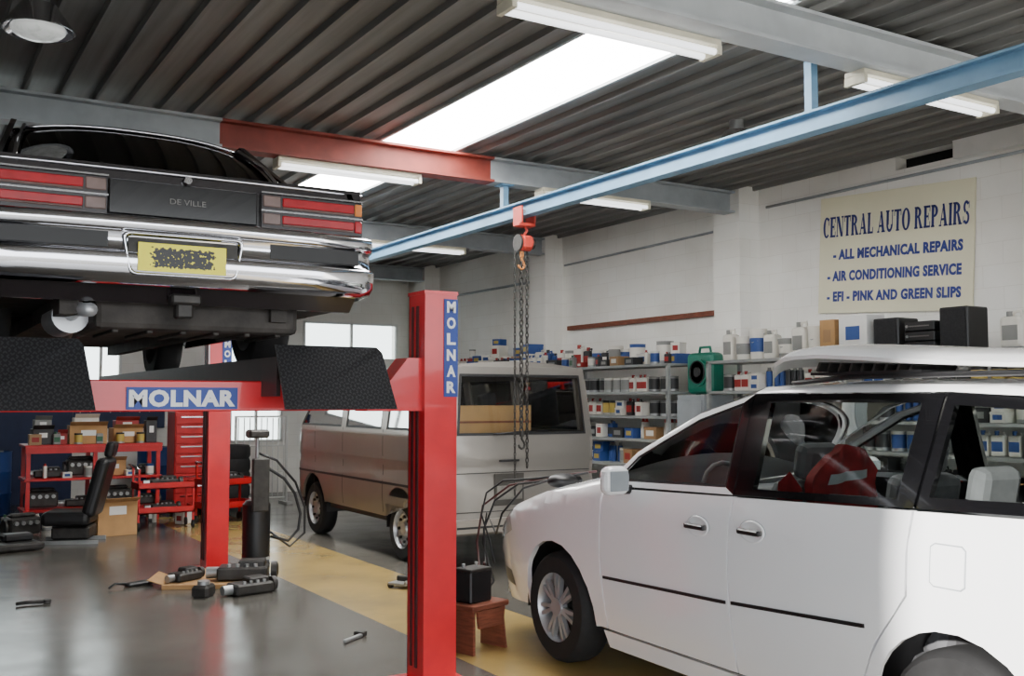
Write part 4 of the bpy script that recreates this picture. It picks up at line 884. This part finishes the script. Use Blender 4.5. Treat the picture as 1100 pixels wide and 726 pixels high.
for i in range(9): MB().box((-.6+i*.15,-.03,.05),(.02,.015,.3-.02*(i%3)),steel,.003).box((-.6+i*.15,-.03,.2),(.06,.02,.05),redd if i%3==0 else dsteel,.005).obj('hand_tool',t)
t=thing('salvaged_chair','loose black car seat standing on the floor','car seat',(1.85,12.6,0),1.2)
MB().box((0,.05,.28),(.52,.52,.16),black_pl,.06,seg=3).obj('cushion',t); MB().box((0,-.26,.62),(.5,.15,.68),black_pl,.06,rot=('X',.25),seg=3).obj('backrest',t); MB().box((0,-.38,1.04),(.28,.1,.18),black_pl,.04,rot=('X',.2),seg=2).obj('headrest',t)
MB().bx(-.22,-.19,-.3,.35,0,.04,steel).bx(.19,.22,-.3,.35,0,.04,steel).box((0,0,.12),(.4,.4,.14),dsteel,.02).obj('seat_base',t)
single(MB().box((0,0,.2),(.46,.36,.4),card,.004).box((0,-.181,.3),(.2,.002,.1),wbase).prism([(-.23,-.18,.4),(.23,-.18,.4),(.23,-.3,.45),(-.23,-.3,.45)],(0,0,.004),card),'cardboard_box','open brown cardboard box on the floor beside the trolley','box',(2.34,13.05,0),.15)
single(MB().box((0,0,.05),(.6,.4,.08),dsteel,.02).box((.1,.1,.13),(.3,.2,.08),black_pl,.02),'parts_tray','low dark tray of greasy parts on the floor','tray',(1.15,12.2,0),.2)
single(engine(),'engine_part','greasy dark engine block standing on the floor','car part',(1.4,13.5,0),.3)
t=thing('security_gate','light grey tubular steel mesh gate','gate',(4.95,15.6,0))
m2=MB(); m2.tube([(-.4,0,.03),(-.4,0,1.35),(.4,0,1.35),(.4,0,.03)],.025,wbase,8)
for i in range(9): m2.tube([(-.36+i*.09,0,.1),(-.36+i*.09,0,1.33)],.009,wbase,5)
for z in (.1,.5,.9): m2.tube([(-.4,0,z),(.4,0,z)],.012,wbase,5)
m2.obj('gate_panel',t)
for s in (-1,1): MB().bx(s*.4-.05,s*.4+.05,-.2,.2,0,.03,rack).obj('foot',t)
# ---------- light
w=bpy.data.worlds.new('W'); bpy.context.scene.world=w; w.use_nodes=True
bg=w.node_tree.nodes['Background']; bg.inputs[0].default_value=(.92,.96,1,1); bg.inputs[1].default_value=6
sl=bpy.data.lights.new('sun','SUN'); sl.energy=16; sl.angle=.03; sl.color=(1,.97,.92); so=bpy.data.objects.new('sun',sl); C.objects.link(so)
so.rotation_euler=Vector((.8,.3,-.25)).to_track_quat('-Z','Y').to_euler()
# ---------- camera
cam=bpy.data.cameras.new('camera'); co=bpy.data.objects.new('camera',cam); C.objects.link(co)
cam.lens=36; cam.sensor_width=36; cam.sensor_fit='HORIZONTAL'; cam.clip_start=.05
yaw=math.radians(31.3); pit=math.atan(67/1100)
d=Vector((math.sin(yaw)*math.cos(pit),math.cos(yaw)*math.cos(pit),math.sin(pit)))
co.location=(0,0,1.6); co.rotation_euler=d.to_track_quat('-Z','Y').to_euler()
bpy.context.scene.camera=co
